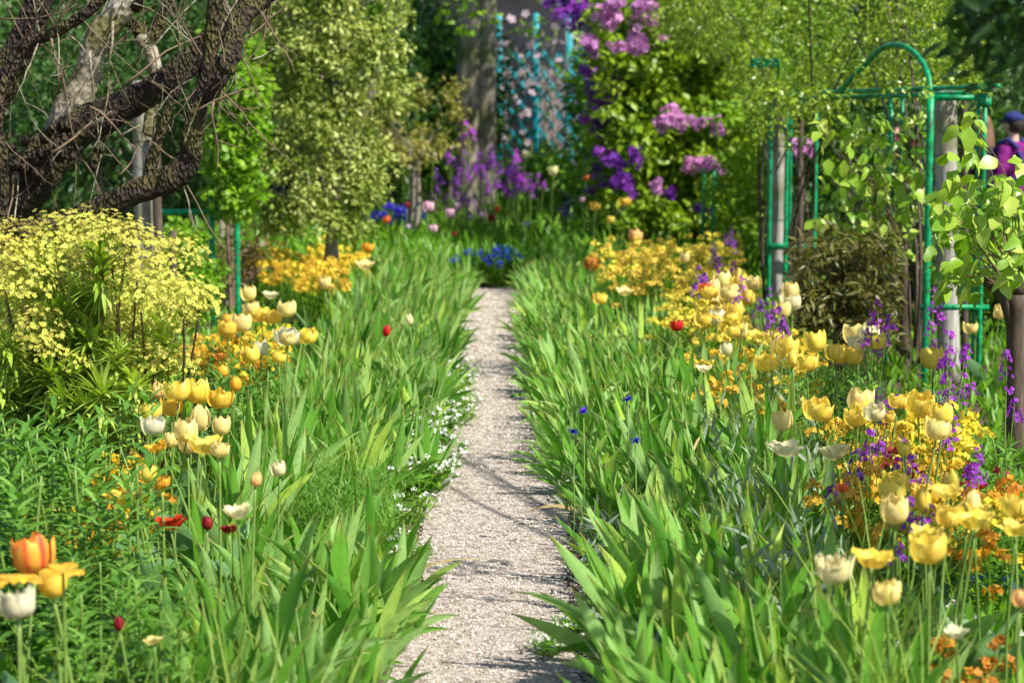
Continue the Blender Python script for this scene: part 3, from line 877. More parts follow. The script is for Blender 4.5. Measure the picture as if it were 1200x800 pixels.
# ================================================================== shrubs and climbers
def shrub(name, label, cat, base, c, r, nclump, crad, per, T, size, mat, trunk=(3, .03, M_stake), grp=None, hollow=.45, extra=None, droop=.25, cut=None):
    o = empty(name, (base[0], base[1], 0), label, cat, grp)
    off = Vector((base[0], base[1], 0))
    C = in_ellipsoid(nclump, Vector(c) - off, r, hollow)
    if extra is not None: C = np.concatenate([C, np.array([tuple(Vector(e) - off) for e in extra])])
    C = C[C[:, 2] > .1]
    mb = MB()
    leaf_cloud(mb, C, rng.uniform(crad * .7, crad * 1.3, len(C)), per, T, size, droop=droop)
    f = mb.build('foliage', mat, o); f['kind'] = 'stuff'
    if trunk:
        b = MB()
        nt_, r0, tm = trunk
        for k in range(nt_):
            j = Vector((random.uniform(-.12, .12) * (nt_ > 1), random.uniform(-.12, .12) * (nt_ > 1), 0))
            tips = C[rng.choice(len(C), min(5, len(C)), replace=False)]
            mid = Vector((c[0], c[1], 0)) - off
            top = Vector((mid.x + random.uniform(-.3, .3) * r[0], mid.y + random.uniform(-.3, .3) * r[1], max(.15, c[2] - r[2] * .5)))
            P, rr = catmull([j + Vector((0, 0, -.05)), j.lerp(top, .5) + Vector((random.uniform(-.05, .05), 0, 0)), top], [r0, r0 * .85, r0 * .65], 4)
            tube(b, P, rr, 8, rough=.05)
            branchy(b, top, [tuple(t) for t in tips], r0 * .5, r0 * .12)
        b.build('trunk' if nt_ == 1 else 'stems', tm, o)
    return o

# variegated evergreen, a tall cone of tiny cream-edged leaves
Yv = 16.5
vb = at(385, 300, Yv)
ex = []
for k in range(440):
    yy = random.uniform(-150, 272)
    t = (262 - yy) / 450
    hw = 98 * (1 - .45 * abs(t - .40) ** 1.3) * (.75 if yy > 240 else 1)
    cx = 372 + 8 * math.sin(yy * .02)
    xx = cx + hw * random.uniform(-1, 1)
    d = math.sqrt(max(0, 1 - ((xx - cx) / hw) ** 2))
    ex.append(at(xx, yy, Yv - d * .62 * random.uniform(.6, 1.05)))
shrub('variegated_evergreen', 'tall dense evergreen shrub with cream-edged olive leaves on thin stems', 'shrub', (vb.x, Yv), (vb.x, Yv, 2.0), (.5, .4, 1.2), 60, .12, 46, T_tiny, (.035, .062), M_olive, trunk=(3, .05, M_trunkgrey), extra=ex)
# small yellow-green shrub beside it
ex = [at(430 + random.uniform(0, 115), 95 + random.uniform(0, 90) - 0 * k, 23 + random.uniform(-.4, .4)) for k in range(46)]
ex = [e for e in ex]
shrub('spring_shrub', 'open twiggy shrub with yellow new leaves in front of the double trunk', 'shrub', (at(480, 260, 23).x, 23), (at(480, 150, 23).x, 23, 1.3), (.5, .4, .35), 20, .10, 26, T_leaf4, (.05, .085), leaf_mat('spring_leaf', [(.16, .18, .03), (.30, .29, .06), (.42, .34, .10)], .35, .5), trunk=(3, .03, M_trunkgrey), extra=ex)

# left climbers on the trellis and shrubs behind the gnarled tree
ex = [at(random.uniform(243, 305), random.uniform(70, 248), 14.45 + random.uniform(-.12, .25)) for _ in range(95)]
shrub('climbing_plant', 'bright green climber covering the emerald trellis beside the variegated evergreen', 'climber', (at(272, 300, 15.3).x, 15.3), (at(275, 100, 15.4).x, 15.4, 1.9), (.25, .25, .5), 40, .10, 30, T_round, (.04, .07), M_lime, trunk=(2, .015, M_twig), extra=ex)
ex = [at(random.uniform(190, 243), random.uniform(262, 372), 13.9 + random.uniform(-.2, .3)) for _ in range(42)]
shrub('leafy_shrub', 'low bright green bush between the wooden post and the emerald trellis', 'shrub', (at(222, 390, 14).x, 14.0), (at(222, 330, 14).x, 14, .45), (.25, .2, .3), 25, .08, 26, T_round, (.035, .06), M_lime, trunk=(4, .008, M_twig), extra=ex)
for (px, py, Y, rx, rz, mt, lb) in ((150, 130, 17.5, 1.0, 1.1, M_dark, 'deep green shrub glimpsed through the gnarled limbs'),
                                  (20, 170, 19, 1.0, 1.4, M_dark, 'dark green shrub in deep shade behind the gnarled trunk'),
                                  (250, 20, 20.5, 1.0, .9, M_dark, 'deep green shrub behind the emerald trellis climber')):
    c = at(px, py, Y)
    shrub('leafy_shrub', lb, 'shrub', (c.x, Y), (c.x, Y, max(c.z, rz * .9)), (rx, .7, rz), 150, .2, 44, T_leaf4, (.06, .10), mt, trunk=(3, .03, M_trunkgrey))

# dense big shrub with pink rhododendron trusses at the back right
Yr = 21.0
ex = [at(random.uniform(700, 905), random.uniform(-60, 285), Yr - random.uniform(-.5, .9)) for _ in range(380)]
rho = shrub('rhododendron', 'large dark rhododendron bush carrying pink and lilac flower trusses', 'shrub', (at(800, 300, Yr).x, Yr), (at(800, 130, Yr).x, Yr + .3, 1.5), (1.0, .7, 1.3), 160, .17, 44, T_broad, (.07, .12), leaf_mat('rhododendron_leaf', [(.05, .13, .008), (.11, .22, .012), (.24, .37, .02), (.38, .48, .04)], .35, .42), trunk=(5, .04, M_trunkgrey), extra=ex)
def truss(o, p, r, col, n=60):
    n = n * 4 // 5; r *= 1.22
    d = randdir(n, -.6, 1)
    lob = rng.normal(0, .45, (4, 3)) * np.array([1, .6, .8])
    ctr = lob[rng.integers(0, 4, n)]
    mb = MB()
    mb.scatter(FL5, np.array(p - o.location)[None] + (ctr + d * rng.uniform(.35, .75, (n, 1))) * r, flower_frames(d + rng.normal(0, .35, d.shape)), rng.uniform(.6, 1.3, n) * r * .36, rng.random(n))
    return mb.build('flower_truss', M_FLO[col], o)
for px, py, rp, col in ((783, 140, 13, 'pinklilac'), (772, 144, 8, 'pinklilac'), (796, 147, 8, 'pinklilac'), (815, 147, 8, 'pinklilac'), (838, 151, 9, 'pinklilac'), (824, 192, 10, 'pinklilac'), (810, 195, 9, 'pinklilac'), (838, 198, 8, 'pinklilac'),
                        (738, 48, 12, 'pinklilac'), (725, 54, 8, 'pinklilac'), (749, 52, 8, 'pinklilac'), (750, 9, 11, 'pinklilac'), (762, 28, 9, 'pinklilac'), (710, 20, 13, 'pinklilac'), (718, 6, 9, 'pinklilac'), (693, 50, 12, 'pinklilac'), (942, 180, 13, 'pinklilac'), (777, 44, 5, 'pinklilac'),
                        (771, 220, 8, 'pinklilac'), (789, 227, 7, 'purple'), (826, 247, 8, 'purple'), (745, 188, 9, 'purple'), (726, 190, 8, 'violet'), (712, 188, 7, 'violet'), (730, 212, 12, 'violet'), (702, 178, 6, 'violet')):
    Yt = Yr - 1.35 + random.uniform(-.1, .1)
    if px == 942: Yt = 17.6
    truss(rho, at(px, py, Yt), rp / sc(Yt), col)
# lilac bush with deep purple panicles
Yl = 22.5
ex = [at(random.uniform(695, 745), random.uniform(-40, 220), Yl + random.uniform(-.3, .5)) for _ in range(46)]
lil = shrub('lilac_bush', 'tall lilac bush hung with deep violet panicles beside the rhododendron', 'shrub', (at(735, 300, Yl).x, Yl), (at(735, 0, Yl).x, Yl + .2, 2.7), (.45, .4, .6), 40, .12, 26, T_round, (.06, .09), M_lime, trunk=(3, .03, M_trunkgrey), extra=ex)
for px, py, rp, col in ((672, 8, 12, 'violet'), (682, 22, 11, 'violet'), (668, 22, 9, 'violet'), (662, 2, 9, 'violet'), (680, -8, 11, 'violet'), (688, 45, 9, 'violet'), (690, 62, 9, 'violet'), (685, 78, 9, 'violet'), (694, 83, 9, 'violet'), (698, 120, 9, 'purple'), (699, 133, 10, 'violet'), (690, 100, 6, 'violet'), (715, 38, 8, 'purple'), (703, 150, 7, 'violet'), (695, 160, 6, 'violet'),
                        (745, 238, 9, 'pinklilac'), (748, 228, 7, 'purple'), (752, 250, 7, 'purple'), (715, 162, 8, 'violet'), (730, 160, 7, 'violet'), (705, 105, 8, 'violet'), (712, 122, 7, 'purple'), (722, 138, 7, 'violet'), (708, 75, 7, 'violet'), (725, 98, 7, 'purple'), (736, 172, 8, 'purple'), (700, 195, 7, 'violet'), (738, 205, 8, 'violet'), (742, 218, 7, 'purple'), (655, 14, 7, 'violet'), (760, 205, 7, 'purple'), (722, 228, 6, 'violet'), (690, 222, 6, 'purple'), (645, 5, 8, 'violet'), (652, -6, 9, 'violet'), (700, 28, 8, 'purple'), (706, 60, 8, 'purple'), (718, 84, 7, 'violet'), (694, 108, 7, 'purple'), (705, 142, 8, 'purple'), (722, 118, 6, 'purple'), (734, 150, 7, 'violet'), (718, 178, 7, 'purple'), (706, 212, 7, 'violet'), (752, 182, 7, 'purple'), (764, 238, 6, 'purple'), (736, 240, 6, 'violet')):
    Yt = Yl - 1.9 + random.uniform(-.1, .1)
    truss(lil, at(px, py, Yt), rp / sc(Yt), col, 46)

# rambling rose thatched over the rails on the right
RO = empty('rambling_rose', (2.55, 14.0, 0), 'rambling rose with tiny glossy leaves thatched over the green arch', 'rose')
C = []
for k in range(680):
    px = random.uniform(770, 1150)
    lo = 112 if px > 985 else 40 + (px - 775) * .33
    if 860 < px < 985: lo = 100 + 34 * math.sin((px - 860) / 125 * 3.1)
    py = random.uniform(-70, lo) if k % 3 else lo - abs(random.gauss(0, 26))
    if 1000 < px < 1085 and 60 < py < 112 and random.random() < .5: continue
    Y = 11.8 + (1150 - px) / 350 * 6.6 + random.uniform(-.6, .8)
    C.append(tuple(at(px, py, Y) - RO.location))
C += [tuple(Vector((random.uniform(1.45, 2.2), 11.0 + random.gauss(0, .22), random.uniform(2.4, 2.7))) - RO.location) for _ in range(34)]  # unseen clumps above the frame, added to cast a shade band on the path
mb = MB()
leaf_cloud(mb, C, rng.uniform(.08, .19, len(C)), 30, T_tiny, (.03, .056), droop=.15)
mb.build('foliage', M_rose, RO)['kind'] = 'stuff'
mb = MB()
for x, y in ((2.3, 16.9), (2.55, 12.0), (2.2, 14.4)):
    base = Vector((x, y, 0)) - RO.location
    for k in range(4):
        tip = Vector(C[random.randrange(len(C))])
        P, r_ = catmull([base, base + Vector((random.uniform(-.1, .1), random.uniform(-.1, .1), 1.0)), base.lerp(tip, .6) + Vector((0, 0, 1.2 - base.lerp(tip, .6).z * .2)), tip], [.012, .009, .005, .0025], 5)
        tube(mb, P, r_, 6, rough=.05)
mb.build('canes', M_stake, RO)
for k in range(46):
    i = random.randrange(len(C)); p = Vector(C[i])
    mb = MB()
    d = Vector((random.gauss(0, .6), random.gauss(0, .4), random.uniform(-.3, .6))).normalized()
    tube(mb, [p, p + d * .15, p + d * .3 + Vector((0, 0, -.03))], [.004, .003, .0015], 5)
    mb.build('shoot', M_twig if k % 2 else M_stem, RO)
C2 = [tuple(at(random.uniform(990, 1165), min(118, 108 - abs(random.gauss(0, 26))), 10.75 + random.uniform(-.2, .3)) - RO.location) for _ in range(5)] + [tuple(at(random.uniform(880, 990), random.uniform(100, 165) , 12.6 + random.uniform(-.3, .3)) - RO.location) for _ in range(46)]
mb = MB(); leaf_cloud(mb, C2, .07, 16, T_tiny, (.03, .05)); mb.build('foliage', M_rose, RO)['kind'] = 'stuff'

# vines with large pale leaves on the stakes
VL = [MB().add(T[0], T[1], q, T[2], T[3]).mesh('leaf', M_vine) for q in (.1, .5, .95) for T in (leaf_T(.70, 7, .10, .25, .34, 1.0, .012), leaf_T(.60, 7, .22, .5, .34, 1.1, .01), leaf_T(.76, 7, .05, .12, .36, .9, .02))]
def vine(label, base, boxes, n, size, trunks, Y, grp=None):
    o = empty('trained_vine', (base[0], base[1], 0), label, 'vine', grp)
    for pts, r_ in trunks:
        mb = MB(); P, rr = catmull([Vector(p) - o.location for p in pts], r_, 5)
        tube(mb, P, rr, 10, rough=.12); mb.build('stem', M_stake, o)
    tips = []
    for k in range(n):
        b = random.choices(boxes, [(q[2] - q[0]) * (q[3] - q[1]) for q in boxes])[0]
        p = at(random.uniform(b[0], b[2]), random.uniform(b[1], b[3]), Y + random.uniform(-.35, .3)) - o.location
        tips.append(p)
        d = Vector((random.gauss(0, .55), random.gauss(-.25, .45), random.gauss(-.55, .4))).normalized()
        up = Vector((random.gauss(.3, .45), random.gauss(-.5, .4), random.gauss(.75, .35)))
        m = frames(np.array([tuple(d)]), np.array([tuple(up.normalized())]))[0]
        s_ = random.uniform(*size)
        M = Matrix.Translation(p) @ Matrix([list(r) for r in m]).to_4x4() @ Matrix.Diagonal((s_, s_, s_, 1))
        link('leaf', random.choice(VL), o, M)
    mb = MB()
    root = Vector(trunks[0][0][-1]) - o.location
    for k in range(0, len(tips), 9):
        branchy(mb, root, [tips[k]], .005, .0015, .08)
    mb.build('shoots', M_twig, o)
    return o
b1 = at(1192, 600, 8.6)
vine('trained vine with broad pale leaves on a thick brown trunk', (b1.x, 8.6), [(1102, 180, 1150, 230), (1090, 222, 1225, 330), (1122, 130, 1148, 190), (1100, 300, 1150, 345), (1155, 205, 1225, 240), (1168, 182, 1205, 215)], 280, (.055, .11),
     [([(b1.x, 8.6, -.05), at(1190, 470, 8.6), at(1192, 345, 8.6)], [.042, .04, .045]), ([at(1194, 420, 8.6), at(1180, 355, 8.6), at(1150, 325, 8.6)], [.03, .03, .02]), ([at(1192, 345, 8.6), at(1210, 290, 8.6), at(1230, 250, 8.6)], [.04, .03, .02])], 8.6)
b2 = at(1058, 440, 12.0)
vine('trained vine with drooping lime leaves climbing inside the arch frame', (b2.x, 12.0), [(955, 130, 1085, 290), (965, 160, 1070, 320), (1000, 140, 1085, 300)], 300, (.06, .115),
     [([(b2.x, 12, -.05), at(1060, 360, 12), at(1055, 285, 12)], [.045, .042, .04]), ([at(1078, 430, 12.1), at(1074, 330, 12.1), at(1060, 280, 12)], [.02, .02, .015])], 12.0)
# leafy screen behind the vines so that no gap opens to the far ground
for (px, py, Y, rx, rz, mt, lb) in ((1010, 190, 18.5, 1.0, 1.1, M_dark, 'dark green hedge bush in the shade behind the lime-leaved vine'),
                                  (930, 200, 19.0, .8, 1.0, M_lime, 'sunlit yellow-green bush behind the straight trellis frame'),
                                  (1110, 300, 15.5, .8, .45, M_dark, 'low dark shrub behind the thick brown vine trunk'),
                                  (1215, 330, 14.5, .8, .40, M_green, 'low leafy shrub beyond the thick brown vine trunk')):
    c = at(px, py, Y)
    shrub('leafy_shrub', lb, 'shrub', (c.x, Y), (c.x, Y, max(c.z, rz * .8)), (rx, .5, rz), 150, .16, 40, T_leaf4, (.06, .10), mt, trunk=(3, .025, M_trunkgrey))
# bronze tree peony
Yp = 11.4
ex = [at(random.uniform(940, 1045), random.uniform(275, 405), Yp + random.uniform(-.25, .35)) for _ in range(85)]
shrub('tree_peony', 'bronze-leaved tree peony bush in front of the lime-leaved vine', 'shrub', (at(990, 450, Yp).x, Yp), (at(990, 350, Yp).x, Yp, .5), (.24, .2, .28), 26, .085, 24, leaf_T(.24, 4, .12, .3, .45), (.06, .105), M_red_leaf, trunk=(6, .009, M_twig), extra=ex)
ex = [at(random.uniform(205, 300), random.uniform(262, 375), 15.5 + random.uniform(-.25, .35)) for _ in range(34)]
shrub('tree_peony', 'reddish tree peony foliage behind the emerald trellis uprights', 'shrub', (at(255, 390, 15.6).x, 15.6), (at(290, 310, 15.6).x, 15.6, .5), (.3, .2, .25), 14, .08, 16, leaf_T(.24, 4, .12, .3, .45), (.06, .10), M_red_leaf, trunk=(5, .009, M_twig), extra=ex)
# overhanging bough at the right edge, close to the camera
BT = empty('overhanging_tree', (3.3, 4.4, 0), 'out-of-focus dark leafy bough hanging in above the vine trunk', 'tree')
mb = MB()
P, r_ = catmull([(0, 0, -.05), (.02, .03, 1.0), (-.1, .05, 1.9), (-.5, .1, 2.35)], [.10, .085, .07, .05], 5)
tube(mb, P, r_, 12, rough=.08); mb.build('trunk', M_bark, BT)
C = [tuple(at(random.uniform(1140, 1290), random.uniform(-90, 100), 3.9 + random.uniform(-.2, .25)) - BT.location) for _ in range(58)] + [tuple(at(random.uniform(1135, 1170), random.uniform(-30, 60), 3.9) - BT.location) for _ in range(10)]
C += [(random.uniform(-2.0, -1.0), .9 + random.gauss(0, .16), random.uniform(2.35, 2.7)) for _ in range(26)] + [(random.uniform(-2.1, -1.1), 3.3 + random.gauss(0, .2), random.uniform(2.45, 2.85)) for _ in range(28)]  # unseen leaf clusters overhead, added to throw shade bands across the path
mb = MB(); P, r_ = catmull([(-.5, .1, 2.35), (-1.0, .9, 2.55), (-1.2, 2.0, 2.7), (-1.6, 3.4, 2.75)], [.03, .018, .012, .006], 5); tube(mb, P, r_, 9, rough=.08); mb.build('limb', M_bark, BT)  # unseen limb added to carry the shade-casting clusters
mb = MB(); leaf_cloud(mb, C, .075, 13, T_leaf4, (.035, .06)); f = mb.build('foliage', M_dark, BT); f['kind'] = 'stuff'  # dark leaf colour stands in for the bough's backlit shade
mb = MB(); branchy(mb, (-.5, .1, 2.35), C[::5], .02, .004, .08); mb.build('boughs', M_bark, BT)

# ================================================================== background
def bg_tree(name, label, px, Y, r0, crown, n, mat, T=T_leaf4, size=(.10, .17), crad=.4, trunk_px=None, grp=None, per=40):
    x = (px - VPX) / sc(Y)
    o = empty(name, (x, Y, 0), label, 'tree', grp)
    off = Vector((x, Y, 0))
    c, r = Vector(crown[0]) - off, crown[1]
    mb = MB()
    top = Vector((c.x * .08, c.y * .08, c.z * .95))
    P, rr = catmull([(0, 0, -.05), (top.x * .1, 0, top.z * .45), top], [r0, r0 * .94, r0 * .6], 6)
    tube(mb, P, rr, 14, rough=.04)
    C = in_ellipsoid(n, c, r, .4); C = C[C[:, 2] > .3]
    branchy(mb, top * .75, [tuple(q) for q in C[::max(1, n // 14)]], r0 * .35, r0 * .06, .3, 6)
    mb.build('trunk', M_trunkgrey, o)
    mb = MB(); leaf_cloud(mb, C, rng.uniform(crad * .7, crad * 1.3, len(C)), per, T, size)
    f = mb.build('crown', mat, o); f['kind'] = 'stuff'
    return o
YT = 28.0
bg_tree('tall_tree', 'tall shade tree with smooth olive-grey trunk fused to a paler one', 548, YT, .17, ((3.4, YT - .6, 6.6), (3.2, 2.6, 1.9)), 230, M_green, crad=.5, size=(.12, .2), per=34)  # this and the next crown: unseen, shifted sideways to shade trunks and back bed
bg_tree('tall_tree', 'straight pale brown trunk standing tight against the olive-grey trunk', 570, YT + .05, .145, ((1.2, YT + 1.5, 6.8), (2.4, 2.2, 2.2)), 200, M_green, crad=.5, size=(.12, .2), per=34)
# twigs with first leaves in front of the trunks
ex = [at(random.uniform(415, 680), random.uniform(-80, 38) , 25 + random.uniform(-.4, .4)) for _ in range(70)]
shrub('spring_tree', 'thin spring branches with yellow-green leaves hanging before the double trunk', 'tree', (at(372, 300, 25.4).x, 25.4), (at(500, -60, 25).x, 25, 3.6), (1.0, .5, .5), 30, .12, 8, T_round, (.07, .11), M_lime, trunk=(1, .07, M_trunkgrey), extra=ex)
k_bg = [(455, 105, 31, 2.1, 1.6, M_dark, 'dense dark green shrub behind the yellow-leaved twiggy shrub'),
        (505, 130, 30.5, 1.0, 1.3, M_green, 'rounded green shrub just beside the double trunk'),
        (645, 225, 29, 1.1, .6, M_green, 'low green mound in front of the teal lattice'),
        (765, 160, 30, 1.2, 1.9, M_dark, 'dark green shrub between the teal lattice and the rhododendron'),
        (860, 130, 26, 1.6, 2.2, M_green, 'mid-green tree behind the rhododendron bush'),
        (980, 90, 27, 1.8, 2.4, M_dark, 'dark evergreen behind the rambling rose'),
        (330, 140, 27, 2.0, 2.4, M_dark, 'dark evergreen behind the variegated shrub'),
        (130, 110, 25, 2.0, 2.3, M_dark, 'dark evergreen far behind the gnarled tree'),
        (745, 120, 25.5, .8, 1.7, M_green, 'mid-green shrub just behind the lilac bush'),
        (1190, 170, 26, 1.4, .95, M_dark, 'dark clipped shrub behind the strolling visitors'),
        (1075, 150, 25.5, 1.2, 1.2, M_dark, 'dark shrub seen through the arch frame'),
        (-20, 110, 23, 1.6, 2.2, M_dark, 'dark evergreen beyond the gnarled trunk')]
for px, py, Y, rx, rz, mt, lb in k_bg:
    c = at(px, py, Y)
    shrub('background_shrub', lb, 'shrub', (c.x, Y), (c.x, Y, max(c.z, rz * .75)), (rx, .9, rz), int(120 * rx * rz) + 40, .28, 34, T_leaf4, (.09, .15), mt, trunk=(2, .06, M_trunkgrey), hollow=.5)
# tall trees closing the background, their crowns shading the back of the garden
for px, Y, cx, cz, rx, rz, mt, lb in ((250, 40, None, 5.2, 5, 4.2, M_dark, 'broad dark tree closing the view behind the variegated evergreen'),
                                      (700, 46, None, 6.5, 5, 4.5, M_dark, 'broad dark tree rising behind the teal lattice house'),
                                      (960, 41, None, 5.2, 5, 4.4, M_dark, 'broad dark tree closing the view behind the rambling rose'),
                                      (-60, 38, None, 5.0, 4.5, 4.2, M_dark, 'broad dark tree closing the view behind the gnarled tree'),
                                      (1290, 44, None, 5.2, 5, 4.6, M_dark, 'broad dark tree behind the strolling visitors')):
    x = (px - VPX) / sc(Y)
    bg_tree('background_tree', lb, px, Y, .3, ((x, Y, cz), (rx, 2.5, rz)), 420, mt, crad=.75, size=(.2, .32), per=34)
# house front with teal lattice
HY = 36.0
H = empty('house', (0, HY, 0), 'grey-pink plastered house front with teal lattice and posts behind the lilac', 'house')
x0, x1 = (560 - VPX) / sc(HY), (735 - VPX) / sc(HY)
mb = MB(); box(mb, ((x0 + x1) / 2 - .8, .2, 2.2), ((x1 - x0) / 2 + 2.2, .12, 2.2)); mb.build('wall', M_wall, H)
mb = MB(); box(mb, ((x0 + x1) / 2 - .8, -.15, 4.5), ((x1 - x0) / 2 + 2.5, .7, .12)); mb.build('roof', noise_mat('clay_tiles', [(.30, .10, .06), (.42, .16, .10)], 6, .8, .5, .02), H)
mb = MB(); box(mb, (-1.9, .065, 2.6), (.55, .03, .7)); wn = mb.build('window', M_wood, H)
mb = MB()
for i_ in (-1, 1): box(mb, (-1.9 + i_ * .26, .03, 2.6), (.22, .012, .62))
mb.build('pane', noise_mat('dark_window', [(.02, .03, .035), (.04, .05, .055)], 3, .15, 0), wn)
for xx in (-2.55, -1.25):
    mb = MB(); box(mb, (xx, .05, 2.6), (.10, .04, .8)); mb.build('shutter', M_teal, H)
LA = empty('lattice_screen', (0, HY - .6, 0), 'teal painted lattice screen with upright posts in front of the house', 'lattice')
for px, w in ((666, .065), (682, .05), (628, .05), (585, .05)):
    mb = MB(); xx = (px - VPX) / sc(HY - .6); box(mb, (xx, 0, 1.75), (w, w, 1.75)); mb.build('post', M_teal, LA)
xa, xb = (585 - VPX) / sc(HY), (690 - VPX) / sc(HY)
for k in range(-6, 12):
    for sgn in (1, -1):
        xs = xa + k * .26
        L = 2.3
        mid = Vector((xs + sgn * .0 + .4, .03 * sgn, 1.9))
        rot = Matrix.Rotation(sgn * R(36), 3, 'Y')
        if xa - .6 < mid.x < xb + .6:
            mb = MB(); box(mb, mid, (.026, .012, L / 2), rot); mb.build('slat', M_teal, LA)
mb = MB()
C = [(random.uniform(xa - .2, xb + .1), -.12 + random.uniform(-.1, .1), z) for z in rng.uniform(.2, 3.4, 16)]
vc = empty('climbing_plant', (xa, HY - .75, 0), 'grey-pink blossoming climber straggling over the teal lattice', 'climber')
leaf_cloud(mb, np.array(C) - np.array([xa, -.1, 0]), .22, 22, T_round, (.07, .11)); f = mb.build('foliage', M_dark, vc); f['kind'] = 'stuff'
mb = MB(); N = 60
mb.scatter(FL5, np.stack([rng.uniform(0, xb - xa, N), rng.uniform(-.3, -.1, N), rng.uniform(.5, 3.5, N)], 1), flower_frames(randdir(N) + np.array([0, -1, .2])), rng.uniform(.05, .10, N), rng.random(N))
f = mb.build('blossoms', petal_mat('dusty_pink', (.45, .34, .42), (.55, .46, .52), (.4, .2, .3), .3, var=.3), vc); f['kind'] = 'stuff'
mb = MB()
for k in range(6): branchy(mb, (random.uniform(0, xb - xa), 0, 0), [(random.uniform(0, xb - xa), 0, 3.2)], .03, .008, .3)
mb.build('stems', M_trunkgrey, vc)
# ================================================================== ground cover in the beds
def bed_cover(name, label, cat, region, N, T, size, mat, hz=(.0, .22), lean=.6, up=.7):
    x, y = region(N)
    n = len(x)
    z = rng.uniform(hz[0], hz[1], n) * rng.random(n) ** .5
    d = norm(randdir(n, -.1, 1.) * np.array([lean, lean, 1]) + np.array([0, 0, up]))
    mb = MB()
    cl = .5 + .5 * np.sin(x * 5.1 + 1.7 * np.sin(y * 2.3)) * np.cos(y * 3.1 + x)
    mb.scatter(T, np.stack([x, y, z], 1), frames(d, None, rng.uniform(0, 6.28, n)), rng.uniform(size[0], size[1], n), np.clip(.6 * cl + .4 * rng.random(n), 0, 1))
    return tag(mb.build(name, mat), label, cat, kind='stuff')
T_tuft = leaf_T(.26, 4, .14, .3, .45)
def reg(xf0, xf1, y0, y1, pw=1.6):
    def f(N):
        y = y0 + (y1 - y0) * rng.random(N) ** pw
        a, b = xf0(y), xf1(y)
        return a + (b - a) * rng.random(N), y
    return f
L_all = reg(lambda y: -.255 * y - 1.1, lambda y: -.36 + 0 * y, 3.9, 19.5)
R_all = reg(lambda y: .34 + 0 * y, lambda y: .275 * y + 1.1, 3.9, 19.5)
bed_cover('ground_cover', 'low leafy ground cover filling the bed under the gnarled tree', 'ground cover', L_all, 15000, T_tuft, (.06, .12), M_green, (0, .14))
bed_cover('ground_cover', 'low leafy ground cover filling the bed under the green arch', 'ground cover', R_all, 16500, T_tuft, (.06, .12), M_green, (0, .14))
bed_cover('leaf_litter', 'small broad leaves close to the soil in the bed under the gnarled tree', 'foliage', L_all, 7000, T_leaf4, (.03, .07), M_dark, (0, .08), .9, .2)
bed_cover('leaf_litter', 'small broad leaves close to the soil in the bed under the green arch', 'foliage', R_all, 8000, T_leaf4, (.03, .07), M_dark, (0, .08), .9, .2)
G_R = reg(lambda y: .8 + 0 * y, lambda y: .14 * y + .35, 4.0, 12)
bed_cover('grass', 'fine arching grass blades among the irises beside the yellow tulips', 'grass', G_R, 650, T_grass, (.28, .5), M_grass, (0, .02), .45, .9)
bed_cover('grass', 'fine arching grass blades among the irises below the gnarled tree', 'grass', reg(lambda y: -.13 * y - .5, lambda y: -.4 + 0 * y, 4.0, 12), 380, T_grass, (.28, .5), M_grass, (0, .02), .5, .9)
bed_cover('grey_foliage', 'silvery grey-green stems and leaves between irises and yellow tulips', 'foliage', reg(lambda y: .085 * y + .15, lambda y: .125 * y + .3, 5.2, 11), 2000, T_lance, (.05, .11), M_grey, (.05, .40), .8, .4)
bed_cover('grey_foliage', 'silvery grey-green leaves spilling onto the gravel path edge', 'foliage', reg(lambda y: .27 + 0 * y, lambda y: .45 + 0 * y, 5.0, 8.2), 700, T_lance, (.05, .10), M_grey, (0, .18), .9, .4)
# far beds across the end of the path
bed_cover('far_ground_cover', 'leafy green planting across the end of the path', 'ground cover', reg(lambda y: -.2 * y, lambda y: .2 * y, 18.6, 30, 1.3), 15000, T_lance, (.12, .3), M_green, (0, .35))

# ================================================================== irises
ZONES = {-1: ((5.9, 'in front of the lily stalks and flamed tulip'), (7.6, 'around the feathery fennel'), (10.8, 'behind the white alyssum cushions'), (99, 'near the golden wallflowers under the variegated evergreen')),
         1: ((5.9, 'below the ragged cream tulip'), (8.0, 'behind the silvery leaves at the path edge'), (11.2, 'around the blue cornflowers'), (99, 'in front of the lemon-yellow mustard'))}
def zone(sd, y):
    for lim, where in ZONES[sd]:
        if y < lim: return 'iris clump of sword leaves ' + where, 'irises ' + where
cand = []
def iris_row(side, x0, x1f, y0, y1, step):
    y = y0
    while y < y1:
        w1 = x1f(y)
        n = max(1, int(round((w1 - x0) / step)))
        for i in range(n):
            x = x0 + (w1 - x0) * (i + .5 + random.uniform(-.35, .35)) / n
            cand.append((side, x, y + random.uniform(-.1, .1)))
        y += step * .92
iris_row(-1, .31, lambda y: min(.62 + .05 * y, 1.1) if y < 9 else 1.02, 4.25, 18.3, .235)
iris_row(1, .30, lambda y: min(.75 + .05 * y, 1.2), 4.25, 18.3, .235)
for k in range(7): cand.append((-1, random.uniform(.40, .48), random.uniform(4.4, 5.9)))
def skip(side, x, y):
    if side < 0 and x < .37 and y < 6.2: return True
    if side > 0 and x < .36 and y < 6: return True
    if side < 0 and .3 < x < .62 and 6.3 < y < 7.4: return True       # the fennel
    if side < 0 and x < .46 and 7.4 < y < 9.6 and random.random() < .6: return True   # alyssum shows
    if side > 0 and x < .46 and 5.3 < y < 7.3: return True             # low plants at the edge
    return False
cand = [c for c in cand if not skip(*c)]
cand.sort(key=lambda c: c[2])
far = MB()
